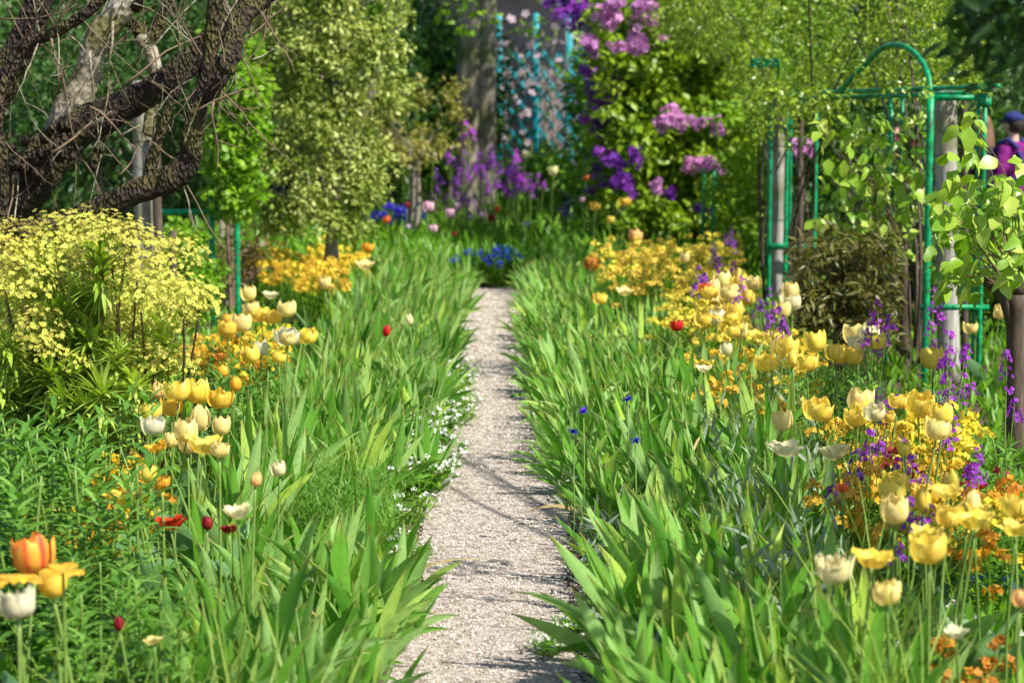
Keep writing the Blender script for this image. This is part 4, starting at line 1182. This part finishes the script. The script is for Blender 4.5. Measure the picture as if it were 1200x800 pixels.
for i, (sd, x, y) in enumerate(cand):
    edge = max(0, 1 - (x - .3) / .8)
    lean = -sd * ((.09 if sd < 0 else .14) + (.16 if sd < 0 else .28) * edge + random.uniform(-.10, .12))
    h = random.uniform(.42, .60) * (1 - .27 * edge)
    if sd > 0 and y < 5.6: h *= 1.12
    if i < 300 and len(cand):
        lb, gp = zone(sd, y)
        iris_clump(sd * x, y, h, lean, y < 8.3, lb, gp)
    else:
        for v, M in iris_leaves(4, h, (lean, random.gauss(0, .1))):
            T = SW[v % 8]
            M = Matrix.Translation((sd * x, y, 0)) @ M
            far.add(np.array([tuple(M @ Vector(p)) for p in T[0]]), T[1], random.random(), T[2], T[3])
print('iris clumps', len(cand))
for k in range(70):                                                      # irises beyond the path's end
    x, y = random.choice((random.uniform(-2.4, -.5), random.uniform(.2, 1.6))), random.uniform(18.2, 21)
    for v, M in iris_leaves(3, .5, (random.gauss(0, .1), 0)):
        T = SW[v % 8]; M = Matrix.Translation((x, y, 0)) @ M
        far.add(np.array([tuple(M @ Vector(p)) for p in T[0]]), T[1], random.random(), T[2], T[3])
if far.n: tag(far.build('iris_foliage', M_iris), 'distant mass of iris leaves towards the end of the path', 'iris', kind='stuff')

# ================================================================== tulips read off the photograph: px, py, width px, colour, shape, ragged
GTR, GTL = 'tulips in the bed beside the green arch', 'tulips in the bed below the gnarled tree'
NAMES = {'yellow': 'clear yellow', 'gold': 'golden yellow', 'pale': 'pale lemon', 'cream': 'cream', 'white': 'white', 'orange': 'orange', 'flame': 'red and orange flamed', 'red': 'scarlet', 'darkred': 'dark red', 'magenta': 'magenta and white', 'lilac': 'lilac', 'coral': 'coral red', 'peach': 'peach'}
SHN = {'bud': 'slim closed', 'goblet': 'egg-shaped', 'cup': 'cup-shaped', 'open': 'wide open', 'flat': 'flat fully blown'}
right = [
 (823, 374, 19, 'yellow', 'cup'), (840, 372, 18, 'white', 'goblet'), (856, 375, 20, 'yellow', 'cup'), (868, 388, 18, 'pale', 'goblet'), (855, 350, 22, 'pale', 'cup'), (841, 357, 18, 'pale', 'goblet'),
 (847, 328, 20, 'pale', 'goblet'), (864, 324, 14, 'yellow', 'bud'), (834, 337, 14, 'pale', 'bud'), (929, 354, 22, 'cream', 'cup'), (916, 363, 19, 'pale', 'goblet'), (878, 347, 14, 'yellow', 'bud'), (882, 332, 20, 'pale', 'cup'),
 (918, 404, 25, 'pale', 'cup'), (897, 425, 25, 'yellow', 'cup'), (929, 419, 14, 'yellow', 'bud'), (946, 425, 24, 'yellow', 'cup'), (851, 409, 14, 'cream', 'goblet'), (824, 432, 17, 'cream', 'open'),
 (1005, 392, 32, 'pale', 'cup'), (979, 413, 24, 'yellow', 'cup'), (997, 418, 22, 'yellow', 'cup'), (1027, 400, 24, 'yellow', 'cup'), (1094, 419, 25, 'yellow', 'goblet'),
 (957, 480, 32, 'yellow', 'cup'), (917, 493, 23, 'pale', 'goblet'), (921, 526, 40, 'cream', 'open'), (979, 531, 36, 'cream', 'open', True), (1003, 489, 26, 'yellow', 'cup'), (1076, 473, 36, 'yellow', 'cup'), (1052, 470, 22, 'yellow', 'cup'), (1040, 487, 18, 'yellow', 'cup'),
 (1114, 566, 21, 'yellow', 'bud'), (1082, 585, 19, 'yellow', 'bud'), (1049, 597, 31, 'pale', 'goblet'), (1139, 588, 18, 'pale', 'bud'), (1144, 610, 48, 'yellow', 'open'), (1190, 594, 34, 'yellow', 'cup'), (1190, 620, 36, 'yellow', 'open'),
 (1089, 643, 42, 'yellow', 'cup'), (1022, 655, 46, 'gold', 'open'), (977, 667, 38, 'cream', 'cup', True), (1039, 693, 29, 'pale', 'goblet'), (1120, 742, 26, 'white', 'open', True),
 (1053, 566, 15, 'red', 'cup'), (987, 571, 13, 'coral', 'cup'), (1149, 569, 16, 'darkred', 'open'), (1137, 384, 17, 'pale', 'cup'), (1171, 366, 15, 'pale', 'goblet'),
 (703, 350, 16, 'yellow', 'cup'), (732, 342, 20, 'pale', 'open'), (793, 381, 13, 'red', 'goblet'), (802, 302, 12, 'pale', 'goblet'), (826, 337, 14, 'coral', 'cup'),
 (1195, 700, 20, 'peach', 'goblet'), (1060, 525, 16, 'yellow', 'goblet')]
left = [
 (209, 458, 31, 'yellow', 'cup'), (201, 477, 26, 'gold', 'cup'), (257, 467, 28, 'gold', 'cup'), (176, 482, 25, 'yellow', 'cup'), (179, 499, 26, 'white', 'cup'), (199, 515, 17, 'pale', 'goblet'), (234, 490, 20, 'pale', 'bud'), (259, 499, 21, 'pale', 'goblet'),
 (238, 522, 46, 'yellow', 'open'), (220, 519, 22, 'pale', 'goblet'), (184, 524, 26, 'orange', 'open'), (184, 457, 13, 'peach', 'bud'), (269, 377, 24, 'gold', 'cup'), (292, 343, 17, 'pale', 'goblet'), (317, 346, 19, 'cream', 'open'),
 (306, 369, 20, 'yellow', 'cup'), (320, 371, 21, 'yellow', 'cup'), (336, 363, 22, 'pale', 'cup'), (336, 394, 26, 'white', 'cup'), (359, 393, 23, 'yellow', 'cup'), (306, 408, 18, 'white', 'goblet'), (326, 419, 16, 'yellow', 'cup'), (261, 435, 13, 'orange', 'goblet'), (276, 449, 12, 'orange', 'bud'),
 (257, 418, 15, 'flame', 'open'), (381, 331, 14, 'pale', 'goblet'), (428, 311, 22, 'pale', 'open'), (431, 290, 13, 'orange', 'cup'), (452, 387, 9, 'red', 'bud'), (480, 374, 9, 'cream', 'bud'), (330, 268, 11, 'gold', 'cup'), (394, 318, 13, 'gold', 'open'),
 (40, 649, 44, 'flame', 'goblet'), (20, 677, 54, 'orange', 'flat'), (74, 668, 50, 'orange', 'flat'), (62, 684, 30, 'gold', 'goblet'), (22, 709, 40, 'white', 'cup', True), (141, 585, 40, 'gold', 'open'), (190, 565, 18, 'orange', 'cup'), (174, 554, 20, 'yellow', 'goblet'),
 (200, 614, 32, 'red', 'open', True), (243, 612, 11, 'darkred', 'bud'), (268, 620, 20, 'darkred', 'open', True), (299, 561, 12, 'peach', 'bud'), (328, 549, 17, 'cream', 'goblet'), (278, 600, 30, 'cream', 'open', True), (180, 750, 22, 'pale', 'open'), (140, 730, 12, 'darkred', 'bud')]
_rt = random.Random(4)
for (x0, y0, x1, y1, n, w) in ((820, 325, 935, 400, 9, 18), (900, 390, 1030, 440, 6, 24), (985, 465, 1110, 520, 5, 27), (1040, 560, 1200, 640, 7, 33)):
    for k in range(n):
        yy = _rt.uniform(y0, y1)
        right.append((_rt.uniform(x0, x1), yy, w * _rt.uniform(.85, 1.15), _rt.choice(('yellow', 'yellow', 'pale', 'cream')), _rt.choice(('cup', 'cup', 'goblet', 'open'))))
for (x0, y0, x1, y1, n, w) in ((255, 340, 350, 420, 5, 20), (165, 455, 265, 530, 4, 25)):
    for k in range(n):
        left.append((_rt.uniform(x0, x1), _rt.uniform(y0, y1), w * _rt.uniform(.85, 1.15), _rt.choice(('yellow', 'pale', 'gold')), _rt.choice(('cup', 'goblet', 'cup'))))
for lst, side, grp in ((right, 'beside the green arch', GTR), (left, 'below the gnarled tree', GTL)):
    for q in lst:
        px, py, w, col, shp = q[:5]
        rag = len(q) > 5
        z = .52 + random.uniform(-.05, .05)
        if py > 720: z = .36
        if col in ('red', 'darkred') and py > 500: z = .36
        if py < 345: z = .60
        p = onz(px, py, z)
        if p.y > 17.5: p = at(px, py, 17.5)
        where = (('among the golden wallflowers and white tufts' if py > 545 else 'beside the purple honesty at the arch' if py > 440 else 'in front of the bronze tree peony' if px > 890 else 'among the lemon-yellow mustard') if side.startswith('beside')
                 else ('among the lily stalks' if py > 545 else 'clustered at the foot of the euphorbia' if py > 445 else 'between the emerald trellis and the irises'))
        lb = f"{SHN[shp]} {NAMES[col]} tulip{' with ragged petals' if rag else ''} {where}"
        tulip(p, w / sc(p.y) * 1.1, col, shp, lb, grp, rag, leaves=2 if p.y < 12 else 1)
# back bed tulips
for px, py, w, col in ((502, 242, 13, 'magenta'), (528, 250, 12, 'magenta'), (507, 268, 11, 'magenta'), (454, 257, 9, 'coral'), (583, 245, 8, 'coral'), (576, 255, 8, 'darkred'), (537, 241, 9, 'magenta'), (617, 263, 8, 'lilac'), (471, 189, 8, 'white'), (479, 196, 7, 'white'), (508, 183, 8, 'white'), (477, 266, 7, 'lilac'), (477, 240, 7, 'darkred'), (565, 252, 7, 'magenta'), (532, 274, 6, 'darkred'), (648, 200, 11, 'cream'), (697, 242, 13, 'gold'), (732, 236, 14, 'gold'), (715, 257, 9, 'yellow'), (744, 276, 16, 'peach'), (616, 181, 9, 'cream'), (700, 206, 8, 'coral'), (686, 208, 7, 'coral'), (716, 214, 9, 'darkred'), (720, 230, 8, 'lilac'), (682, 234, 7, 'magenta')):
    Y = 21.0 if py > 232 else 24.0
    if px > 680 and py > 232: Y = 18.6
    p = at(px, py, Y)
    tulip(p, w / sc(Y), col, 'goblet' if col != 'gold' else 'cup', f'{NAMES[col]} tulip in the far bed beyond the end of the path', 'tulips in the far bed', leaves=1)

# ================================================================== wallflowers, mustard, alyssum, forget-me-nots
WF_GOLD = dict(col='gold', n_heads=16, fl_per=15, fs=.012, h=.40)
WF_AMB = dict(col='amber', n_heads=15, fl_per=14, fs=.012, h=.40)
WF_MUS = dict(col='mustard', n_heads=26, fl_per=18, fs=.011, h=.55, r=.20, hr=.028)
WF_BRO = dict(col='bronze', n_heads=9, fl_per=12, fs=.013, h=.30, r=.10)
WF_BLU = dict(col='blue', n_heads=22, fl_per=12, fs=.010, h=.30, r=.16)
WF_WHT = dict(col='white', n_heads=17, fl_per=6, fs=.0062, h=.14, r=.15, hr=.014)
WF_CRI = dict(col='crimson', n_heads=8, fl_per=9, fs=.012, h=.34, r=.10)
def patch(boxes, n, kind, spec, h, z, label, grp, name='wallflower', cat='wallflower', ymax=17.6):
    for k in range(n):
        b = random.choices(boxes, [(q[2] - q[0]) * (q[3] - q[1]) for q in boxes])[0]
        p = onz(random.uniform(b[0], b[2]), random.uniform(b[1], b[3]), z)
        if p.y > ymax: p = at(random.uniform(b[0], b[2]), random.uniform(b[1], b[3]), ymax - random.uniform(0, .5))
        hh = h * random.uniform(.85, 1.15)
        small_plant(kind, p, hh, label, grp, name, cat, spec)
patch([(305, 275, 415, 330)], 22, 'gold', WF_GOLD, .46, .40, 'golden wallflower clump under the variegated evergreen', 'wallflowers under the variegated evergreen')
patch([(225, 375, 330, 425)], 11, 'gold', WF_GOLD, .38, .33, 'golden wallflower clump beside the emerald trellis panel', 'wallflowers beside the emerald trellis panel')
patch([(235, 385, 290, 440)], 5, 'amber', WF_AMB, .36, .32, 'amber wallflower clump beside the yellow euphorbia', 'wallflowers beside the euphorbia')
patch([(725, 285, 850, 350)], 17, 'mustard', WF_MUS, .62, .52, 'tall lemon-yellow mustard bush towards the far end of the right-hand border'.replace(' right-hand', ''), 'yellow mustard bushes', 'mustard_plant', 'mustard flower')
patch([(770, 330, 860, 400)], 9, 'mustard', WF_MUS, .50, .42, 'lemon-yellow mustard plant among the pale lemon tulips', 'mustard plants among tulips', 'mustard_plant', 'mustard flower')
patch([(830, 380, 950, 470)], 12, 'gold', WF_GOLD, .38, .33, 'golden wallflower clump in front of the bronze tree peony', 'wallflowers before the tree peony')
patch([(1000, 480, 1110, 545)], 9, 'gold', WF_GOLD, .40, .36, 'golden wallflower clump mixed with purple honesty near the arch post', 'wallflowers mixed with honesty')
patch([(990, 560, 1200, 620)], 9, 'gold', WF_GOLD, .38, .34, 'golden wallflower clump among the clear yellow tulips', 'wallflowers among the yellow tulips')
patch([(1150, 570, 1210, 640)], 3, 'amber', WF_AMB, .38, .34, 'amber wallflower clump beside the thick brown vine trunk', 'wallflowers beside the vine trunk')
patch([(1090, 755, 1155, 775)], 2, 'bronze', WF_BRO, .30, .26, 'small bronze wallflower below the yellow tulips', 'bronze wallflowers below the tulips')
patch([(60, 560, 180, 640)], 5, 'amber', WF_AMB, .32, .28, 'amber wallflower half hidden among dark lily stalks', 'wallflowers among lily stalks')
patch([(90, 520, 180, 570)], 7, 'gold', WF_GOLD, .22, .18, 'low golden wallflower at the foot of the euphorbia', 'wallflowers at the foot of the euphorbia')
patch([(1060, 560, 1160, 590)], 2, 'crimson', WF_CRI, .34, .3, 'crimson wallflower tucked between gold ones', 'crimson wallflowers')
patch([(512, 430, 536, 490), (478, 490, 508, 560)], 20, 'white', WF_WHT, .15, .09, 'low white alyssum cushion spilling over the gravel path edge', 'alyssum along the path', 'alyssum', 'alyssum')
patch([(440, 585, 480, 700)], 5, 'white', WF_WHT, .12, .06, 'small white alyssum tuft at the foot of the feathery fennel', 'alyssum by the fennel', 'alyssum', 'alyssum')
patch([(525, 370, 540, 450)], 6, 'white', WF_WHT, .13, .07, 'white alyssum tuft farther along the path edge', 'alyssum farther along the path', 'alyssum', 'alyssum')
patch([(640, 690, 670, 770)], 3, 'white', WF_WHT, .07, .04, 'tiny white alyssum tuft under grey-green leaves at the path edge', 'alyssum under grey leaves', 'alyssum', 'alyssum')
patch([(1030, 730, 1190, 800)], 6, 'white', WF_WHT, .18, .12, 'white-flowered tuft low among the yellow tulips', 'white tufts below the tulips', 'alyssum', 'alyssum')
patch([(1120, 670, 1190, 710)], 2, 'blue', WF_BLU, .16, .13, 'blue forget-me-not under the yellow tulips', 'forget-me-nots under tulips', 'forget_me_not', 'forget-me-not')
for px, py, Y, n, h in ((592, 298, 18.9, 3, .36), (545, 298, 18.9, 1, .34), (468, 212, 24.0, 3, .55)):
    for k in range(n):
        p = at(px + random.uniform(-14, 14), py, Y + random.uniform(-.3, .3))
        small_plant('blue', p, h * random.uniform(.9, 1.1), 'bright blue forget-me-not clump ' + ('facing the end of the path' if Y < 20 else 'in the far bed beside the variegated evergreen'), 'forget-me-nots in the far bed' if Y > 20 else 'forget-me-nots at the path end', 'forget_me_not', 'forget-me-not', WF_BLU)

# ================================================================== honesty (purple)
for px, py, nsp in ((902, 345, 4), (907, 362, 4), (1029, 362, 4), (1022, 372, 3), (1094, 345, 2), (1103, 362, 2), (1114, 398, 3), (1110, 428, 2), (1030, 463, 3), (1040, 478, 2), (1020, 512, 3), (1058, 520, 2), (1068, 535, 2), (1066, 592, 2), (1090, 598, 3), (1147, 530, 4), (1118, 490, 2), (1130, 445, 3), (1003, 535, 2), (1180, 420, 2),
                     (858, 272, 4), (836, 292, 4), (845, 310, 3), (818, 320, 3), (870, 330, 2)):
    h = .52 if py > 440 else .70
    p = onz(px, py - 6, h)
    if p.y > 16.4: p = at(px, py, 16.2); h = p.z + .05
    honesty(p, h, 'purple honesty with loose flower spikes among the yellow tulips' if py > 330 else 'purple honesty spikes rising behind the lemon-yellow mustard', 'honesty by the arch' if py > 330 else 'honesty behind the mustard', nsp)
for k in range(22):
    px, py = random.uniform(500, 632), random.uniform(172, 228)
    if 545 < px < 570 and random.random() < .5: py = random.uniform(150, 190)
    if px > 590: py = random.uniform(180, 215)
    Y = 24.5 + random.uniform(-.6, .6)
    p = at(px, py, Y)
    honesty(p, p.z + .1, 'tall purple honesty massed at the foot of the double trunk', 'honesty at the double trunk', random.choice((2, 3, 4)), fl=26)
for px, py in ((548, 232), (556, 240), (540, 238), (662, 245), (665, 240)):
    p = at(px, py, 21.5); honesty(p, p.z + .08, 'short purple honesty in the far bed before the double trunk group', 'short honesty in the far bed', 4)

# ================================================================== cornflowers and allium
for px, py in ((736, 469), (684, 484), (672, 507), (745, 518)):
    p = onz(px, py, .50)
    o = empty('cornflower', (p.x, p.y, 0), 'single deep blue cornflower head among the iris leaves', 'cornflower', 'cornflowers among irises')
    mb = MB(); tube(mb, [(0, .02, 0), (.004, .01, .25), (0, 0, .49)], [.003, .0025, .002], 5); mb.build('stem', M_stem, o)
    mb = MB(); d = randdir(22, .0, 1.)
    mb.scatter(T_leaf4, np.zeros((22, 3)) + np.array([0, 0, .50]), frames(d), rng.uniform(.018, .028, 22), rng.random(22)); mb.build('flower_head', M_FLO['corn'], o)
p = onz(693, 309, .62)
o = empty('allium', (p.x, p.y, 0), 'round brown seed head on a stalk above the iris leaves', 'seed head')
mb = MB(); tube(mb, [(0, 0, 0), (.01, 0, .3), (0, 0, .62)], [.005, .004, .004], 6); mb.build('stem', M_stem, o)
mb = MB(); d = randdir(150); mb.scatter(FL5, d * .045 + np.array([0, 0, p.z]), flower_frames(d), rng.uniform(.009, .014, 150), rng.random(150)); mb.build('flower_head', M_FLO['bronze'], o)

# ================================================================== euphorbia
EU = empty('euphorbia', (at(90, 500, 8.0).x, 8.0, 0), 'large euphorbia bush with domed yellow-green flower heads below the gnarled limbs', 'euphorbia')
BR = floret_T(3, .9, .15)
def eu_head(px, py, Y, r):
    c = at(px, py, Y) - EU.location
    st = MB()
    root = Vector((c.x * .55, random.uniform(-.05, .25), 0))
    P, rr = catmull([root, root.lerp(c, .5) + Vector((random.uniform(-.05, .05), .03, 0)), c + Vector((0, 0, -r * .6))], [.007, .006, .004], 5)
    tube(st, P, rr, 6, rough=.08)
    so = st.build('stem', M_twig, EU)
    mb = MB()
    nb = int(330 * (r / .16) ** 2)
    d = randdir(nb, -.45, 1)
    pos = np.array(c)[None] + d * np.array([r, r, r * .8])[None] * rng.uniform(.55, 1.05, (nb, 1))
    fd = d * .7 + np.array([0.1, -.2, .6]) + rng.normal(0, .25, d.shape)
    mb.scatter(FL5, pos, flower_frames(fd), rng.uniform(.007, .0135, nb), rng.random(nb))
    h = mb.build('flower_head', M_FLO['spurge'], so); h['kind'] = 'stuff'
def eu_whorl(px, py, Y, L=.14, n=110):
    c = at(px, py, Y) - EU.location
    st = MB()
    root = Vector((c.x * .6 + random.uniform(-.1, .1), random.uniform(.0, .3), 0))
    P, rr = catmull([root, root.lerp(c, .6) + Vector((0, 0, -.05)), c], [.007, .006, .004], 5)
    tube(st, P, rr, 6, rough=.08); so = st.build('stem', M_twig, EU)
    ax = (P[-1] - P[-3]).normalized()
    mb = MB()
    t = rng.random(n)
    pos = np.array(c)[None] - np.array(ax)[None] * (t[:, None] * .16)
    dr = norm(randdir(n) + np.array(ax)[None] * (.9 - .9 * t[:, None]) + np.array([0, -.1, .1]))
    mb.scatter(leaf_T(.13, 4, .1, .2, .5), pos, frames(dr), rng.uniform(.75, 1.15, n) * L, rng.random(n))
    mb.build('leaf_whorl', M_eul, so)
M_eul = leaf_mat('euphorbia_leaf', [(.18, .32, .03), (.34, .48, .06), (.50, .59, .16)], .35, .45)
for px, py, r in ((28, 330, .17), (60, 300, .15), (95, 285, .15), (130, 282, .15), (160, 300, .15), (140, 330, .16), (165, 340, .15), (190, 345, .15), (215, 350, .13), (232, 355, .10), (120, 370, .15), (150, 380, .16), (175, 375, .13), (205, 375, .12), (25, 375, .15), (45, 385, .12), (10, 350, .13), (190, 420, .13), (175, 425, .11), (210, 430, .09), (112, 430, .10), (110, 310, .13), (0, 300, .12), (135, 480, .09), (-20, 340, .16), (128, 400, .13), (30, 310, .14), (148, 275, .09), (60, 345, .10), (20, 284, .12), (62, 272, .12), (100, 268, .11), (15, 430, .09), (120, 445, .10), (155, 455, .09), (52, 408, .10), (88, 425, .08)):
    eu_head(px, py, 7.75 + random.uniform(-.25, .25), r * random.uniform(.9, 1.08))
for px, py in ((60, 315), (75, 365), (90, 390), (60, 435), (15, 460), (60, 480), (85, 440), (30, 420), (115, 355), (105, 395), (75, 470), (40, 500), (100, 480), (10, 405), (140, 440), (95, 345), (20, 490), (-10, 440), (160, 450), (120, 460), (120, 300), (195, 395)):
    eu_whorl(px, py, 7.55 + random.uniform(-.15, .3))

for k in range(9):
    eu_head(random.uniform(-10, 225), random.uniform(300, 410), 8.2 + random.uniform(-.2, .3), random.uniform(.10, .15))
for k in range(26):
    eu_whorl(random.uniform(-20, 170), random.uniform(380, 510), 7.7 + random.uniform(-.2, .5), .12, 80)
mb = MB()
C = [tuple(at(random.uniform(-60, 190), random.uniform(330, 500), 8.3 + random.uniform(-.2, .3)) - EU.location) for _ in range(60)]
leaf_cloud(mb, C, .10, 26, T_lance, (.08, .12)); f = mb.build('inner_foliage', M_eul, EU); f['kind'] = 'stuff'

# ================================================================== lily stalks, fennel, peony leaves
def lily_mesh(k):
    st, fo = MB(), MB()
    P, rr = catmull([(0, 0, -.01), (.02 * math.sin(k), .01, .28), (.04 * math.sin(k * 2), .02, .56)], [.006, .005, .003], 4)
    tube(st, P, rr, 6)
    n = 44
    z = np.linspace(.06, .56, n)
    a = np.arange(n) * 2.4
    d = np.stack([np.cos(a), np.sin(a), .35 + .9 * (z / .56) ** 2], 1)
    fo.scatter(leaf_T(.22, 4, .14, .45, .42), np.stack([.04 * math.sin(k * 2) * z / .56, .02 * z / .56, z], 1), frames(norm(d)), (.15 - .06 * z / .56) * rng.uniform(.85, 1.15, n), rng.random(n))
    return st.mesh('stem', M_stem), fo.mesh('foliage', leaf_mat('lily_leaf%d' % k, [(.05, .15, .018), (.11, .26, .03), (.20, .38, .07)], .32, .38, .15, spec=.4))
LM = [lily_mesh(k) for k in range(3)]
def lily(p, h, label, grp):
    a, b = random.choice(LM)
    o = empty('lily_stalk', (p.x, p.y, 0), label, 'lily', grp, random.uniform(0, 6.28))
    for nm, me in (('stem', a), ('foliage', b)):
        c = link(nm, me, o); c.scale = (h / .56,) * 3; c.rotation_euler = (random.gauss(0, .05), random.gauss(0, .05), 0)
for k in range(34):
    p = onz(random.uniform(-10, 170), random.uniform(520, 640), .42); lily(p, random.uniform(.48, .62), 'leafy dark green lily stalk in front of the euphorbia', 'lily stalks before the euphorbia')
for k in range(16):
    p = onz(random.uniform(225, 330), random.uniform(410, 480), .38); lily(p, random.uniform(.40, .5), 'leafy lily stalk behind the cluster of lemon tulips', 'lily stalks behind the tulips')
for k in range(12):
    p = onz(random.uniform(60, 200), random.uniform(640, 760), .33); lily(p, random.uniform(.36, .45), 'short leafy lily stalk beside the red and orange flamed tulip', 'lily stalks by the flamed tulip')
for k in range(14):
    p = onz(random.uniform(925, 1020), random.uniform(440, 480), .36); lily(p, random.uniform(.38, .46), 'dark leafy lily stalk below the bronze tree peony', 'lily stalks below the tree peony')
for k in range(12):
    p = onz(random.uniform(1060, 1200), random.uniform(520, 640), .33); lily(p, random.uniform(.33, .42), 'leafy lily stalk between wallflowers near the vine trunk', 'lily stalks near the vine trunk')
FE = tag(None or empty('fennel', (-.48, 6.85, 0), 'feathery bright green fennel tuft at the edge of the gravel path', 'fennel'))
mb = MB(); N = 5200
c = in_ellipsoid(120, (0, 0, .18), (.22, .42, .18), .1); c = c[c[:, 2] > .02]
idx = rng.integers(0, len(c), N)
p_ = c[idx] + rng.normal(0, .035, (N, 3)); p_[:, 2] = np.maximum(p_[:, 2], .01)
mb.scatter(T_needle, p_, frames(norm(randdir(N) + np.array([0, 0, .5]))), rng.uniform(.025, .05, N), rng.random(N))
f = mb.build('foliage', leaf_mat('fennel_leaf', [(.06, .17, .02), (.12, .27, .03), (.18, .35, .05)], .35, .45), FE); f['kind'] = 'stuff'
mb = MB(); branchy(mb, (0, 0, 0), [tuple(q) for q in c[::6]], .004, .0015, .02, 4); mb.build('stems', M_stem, FE)
# ================================================================== visitors strolling beyond the vines
M_skin = noise_mat('skin', [(.50, .30, .22), (.58, .36, .27)], 20, .55, 0)
M_hair = noise_mat('brown_hair', [(.09, .045, .022), (.20, .105, .055)], 30, .5, .5, .004, stretch=(6, 6, .5))
M_hair2 = noise_mat('dark_hair', [(.02, .015, .012), (.05, .035, .025)], 30, .5, .5, .004, stretch=(6, 6, .5))
def cloth(name, c): return noise_mat(name, [tuple(v * .75 for v in c), c], 7, .85, 1., .05)
def blob(mb, c, r, n=12, m=8):
    V, F = [], []
    for j in range(m + 1):
        t = math.pi * j / m
        for i in range(n):
            a = 2 * math.pi * i / n
            V.append((c[0] + r[0] * math.sin(t) * math.cos(a), c[1] + r[1] * math.sin(t) * math.sin(a), c[2] + r[2] * math.cos(t)))
    for j in range(m):
        for i in range(n): F.append((j * n + i, (j + 1) * n + i, (j + 1) * n + (i + 1) % n, j * n + (i + 1) % n))
    mb.add(V, F)
def remesh(o, v=.018):
    m = o.modifiers.new('remesh', 'REMESH'); m.mode = 'VOXEL'; m.voxel_size = v; m.use_smooth_shade = True
    s_ = o.modifiers.new('smooth', 'SMOOTH'); s_.factor = .5; s_.iterations = 4
def person(px, py_head, Y, face, label, top, bottom, hair, hair_long, hat=None, bag=None):
    c = at(px, py_head, Y)
    o = empty('person', (c.x, Y, 0), label, 'person', None, face)
    Hh = c.z + .10                                     # top of the head
    k = Hh / 1.70
    def T(mb, pts, rr, s=12, sq=1.): 
        P, r_ = catmull([Vector(p) * k for p in pts], [q * k for q in rr], 4); tube(mb, P, r_, s, squash=sq)
    b = MB()
    blob(b, (0, -.01 * k, 1.585 * k), (.075 * k, .095 * k, .115 * k))
    blob(b, (0, -.105 * k, 1.57 * k), (.014 * k, .02 * k, .022 * k)); 
    for s in (-1, 1): blob(b, (s * .078 * k, .0, 1.58 * k), (.012 * k, .02 * k, .032 * k))
    T(b, [(0, .01, 1.36), (0, .01, 1.44), (0, 0, 1.53)], [.065, .055, .055])
    T(b, [(0, .0, .86), (0, .0, 1.02), (0, .0, 1.2), (0, .01, 1.36), (0, .01, 1.41)], [.15, .135, .155, .13, .07], 14, .72)
    for s in (-1, 1):
        T(b, [(s * .09, 0, .90), (s * .10, -.01, .5), (s * .105, .01, .08)], [.088, .06, .042])
        T(b, [(s * .105, .03, .04), (s * .11, -.06, .03), (s * .115, -.15, .025)], [.04, .042, .03])
        T(b, [(s * .15, .01, 1.36), (s * .21, .02, 1.12), (s * .22, -.08, .90), (s * .21, -.11, .84)], [.055, .045, .035, .03])
        for f_ in range(4): T(b, [(s * .21, -.11 + .018 * (f_ - 1.5), .85), (s * .212, -.125 + .02 * (f_ - 1.5), .78 - .008 * abs(f_ - 1.3)), (s * .205, -.12 + .02 * (f_ - 1.5), .735)], [.011, .0095, .008], 6)
        T(b, [(s * .20, -.125, .85), (s * .19, -.15, .81), (s * .19, -.155, .78)], [.012, .011, .009], 6)
    remesh(b.build('body', M_skin, o), .0085)
    j = MB()
    T(j, [(0, .0, .80), (0, 0, 1.0), (0, 0, 1.2), (0, .01, 1.36), (0, .01, 1.425)], [.185, .172, .185, .165, .085], 14, .75)
    for s in (-1, 1): T(j, [(s * .13, .01, 1.37), (s * .215, .02, 1.12), (s * .225, -.08, .90)], [.075, .062, .05])
    jk = j.build('jacket', top, o); remesh(jk)
    t = MB()
    for s in (-1, 1): T(t, [(s * .085, 0, .92), (s * .10, -.01, .5), (s * .105, .01, .07)], [.105, .082, .065])
    remesh(t.build('trousers', bottom, o))
    h = MB()
    blob(h, (0, .022 * k, 1.605 * k), (.088 * k, .10 * k, .112 * k))
    if hair_long: T(h, [(0, .06, 1.60), (0, .085, 1.45), (.01, .10, 1.28), (.015, .09, 1.16)], [.085, .10, .10, .05], 12, .6)
    remesh(h.build('hair', hair, o), .014)
    if hat:
        q = MB(); blob(q, (0, .01 * k, 1.655 * k), (.10 * k, .115 * k, .075 * k)); T(q, [(0, -.08, 1.64), (0, -.16, 1.625), (0, -.19, 1.615)], [.075, .07, .03], 12, .15)
        remesh(q.build('cap', hat, o), .014)
    if bag:
        for s in (-1, 1):
            q = MB(); T(q, [(s * .09, .145, 1.36), (s * .10, .02, 1.44), (s * .11, -.13, 1.34), (s * .13, -.14, 1.1), (s * .17, .0, 1.0), (s * .02, .16, 1.1), (-s * .09, .16, 1.33)], [.022] * 7, 8); q.build('strap', bag, jk)
    return o
C_pur, C_navy = cloth('purple_jacket', (.20, .008, .17)), cloth('navy_cloth', (.018, .028, .10))
person(1151, 147, 20.0, R(195), 'person with long loose brown hair walking away in dark clothes', cloth('charcoal', (.03, .028, .035)), C_navy, M_hair, True)
person(1187, 146, 19.4, R(215), 'person in a bright purple jacket and navy cap with blue backpack straps', C_pur, C_navy, M_hair2, False, hat=cloth('navy_cap', (.02, .03, .16)), bag=cloth('blue_bag', (.03, .05, .22)))
person(1067, 132, 22.0, R(190), 'person in a crimson top glimpsed behind the arch frame', cloth('crimson_top', (.26, .02, .06)), C_navy, M_hair2, False)
person(1048, 140, 23.5, R(170), 'person in a pale lilac shirt glimpsed between the arch posts', cloth('lilac_shirt', (.50, .46, .60)), C_navy, M_hair2, False)
person(1096, 150, 21.5, R(20), 'person in a dark navy coat standing behind the wooden post', C_navy, C_navy, M_hair2, True)
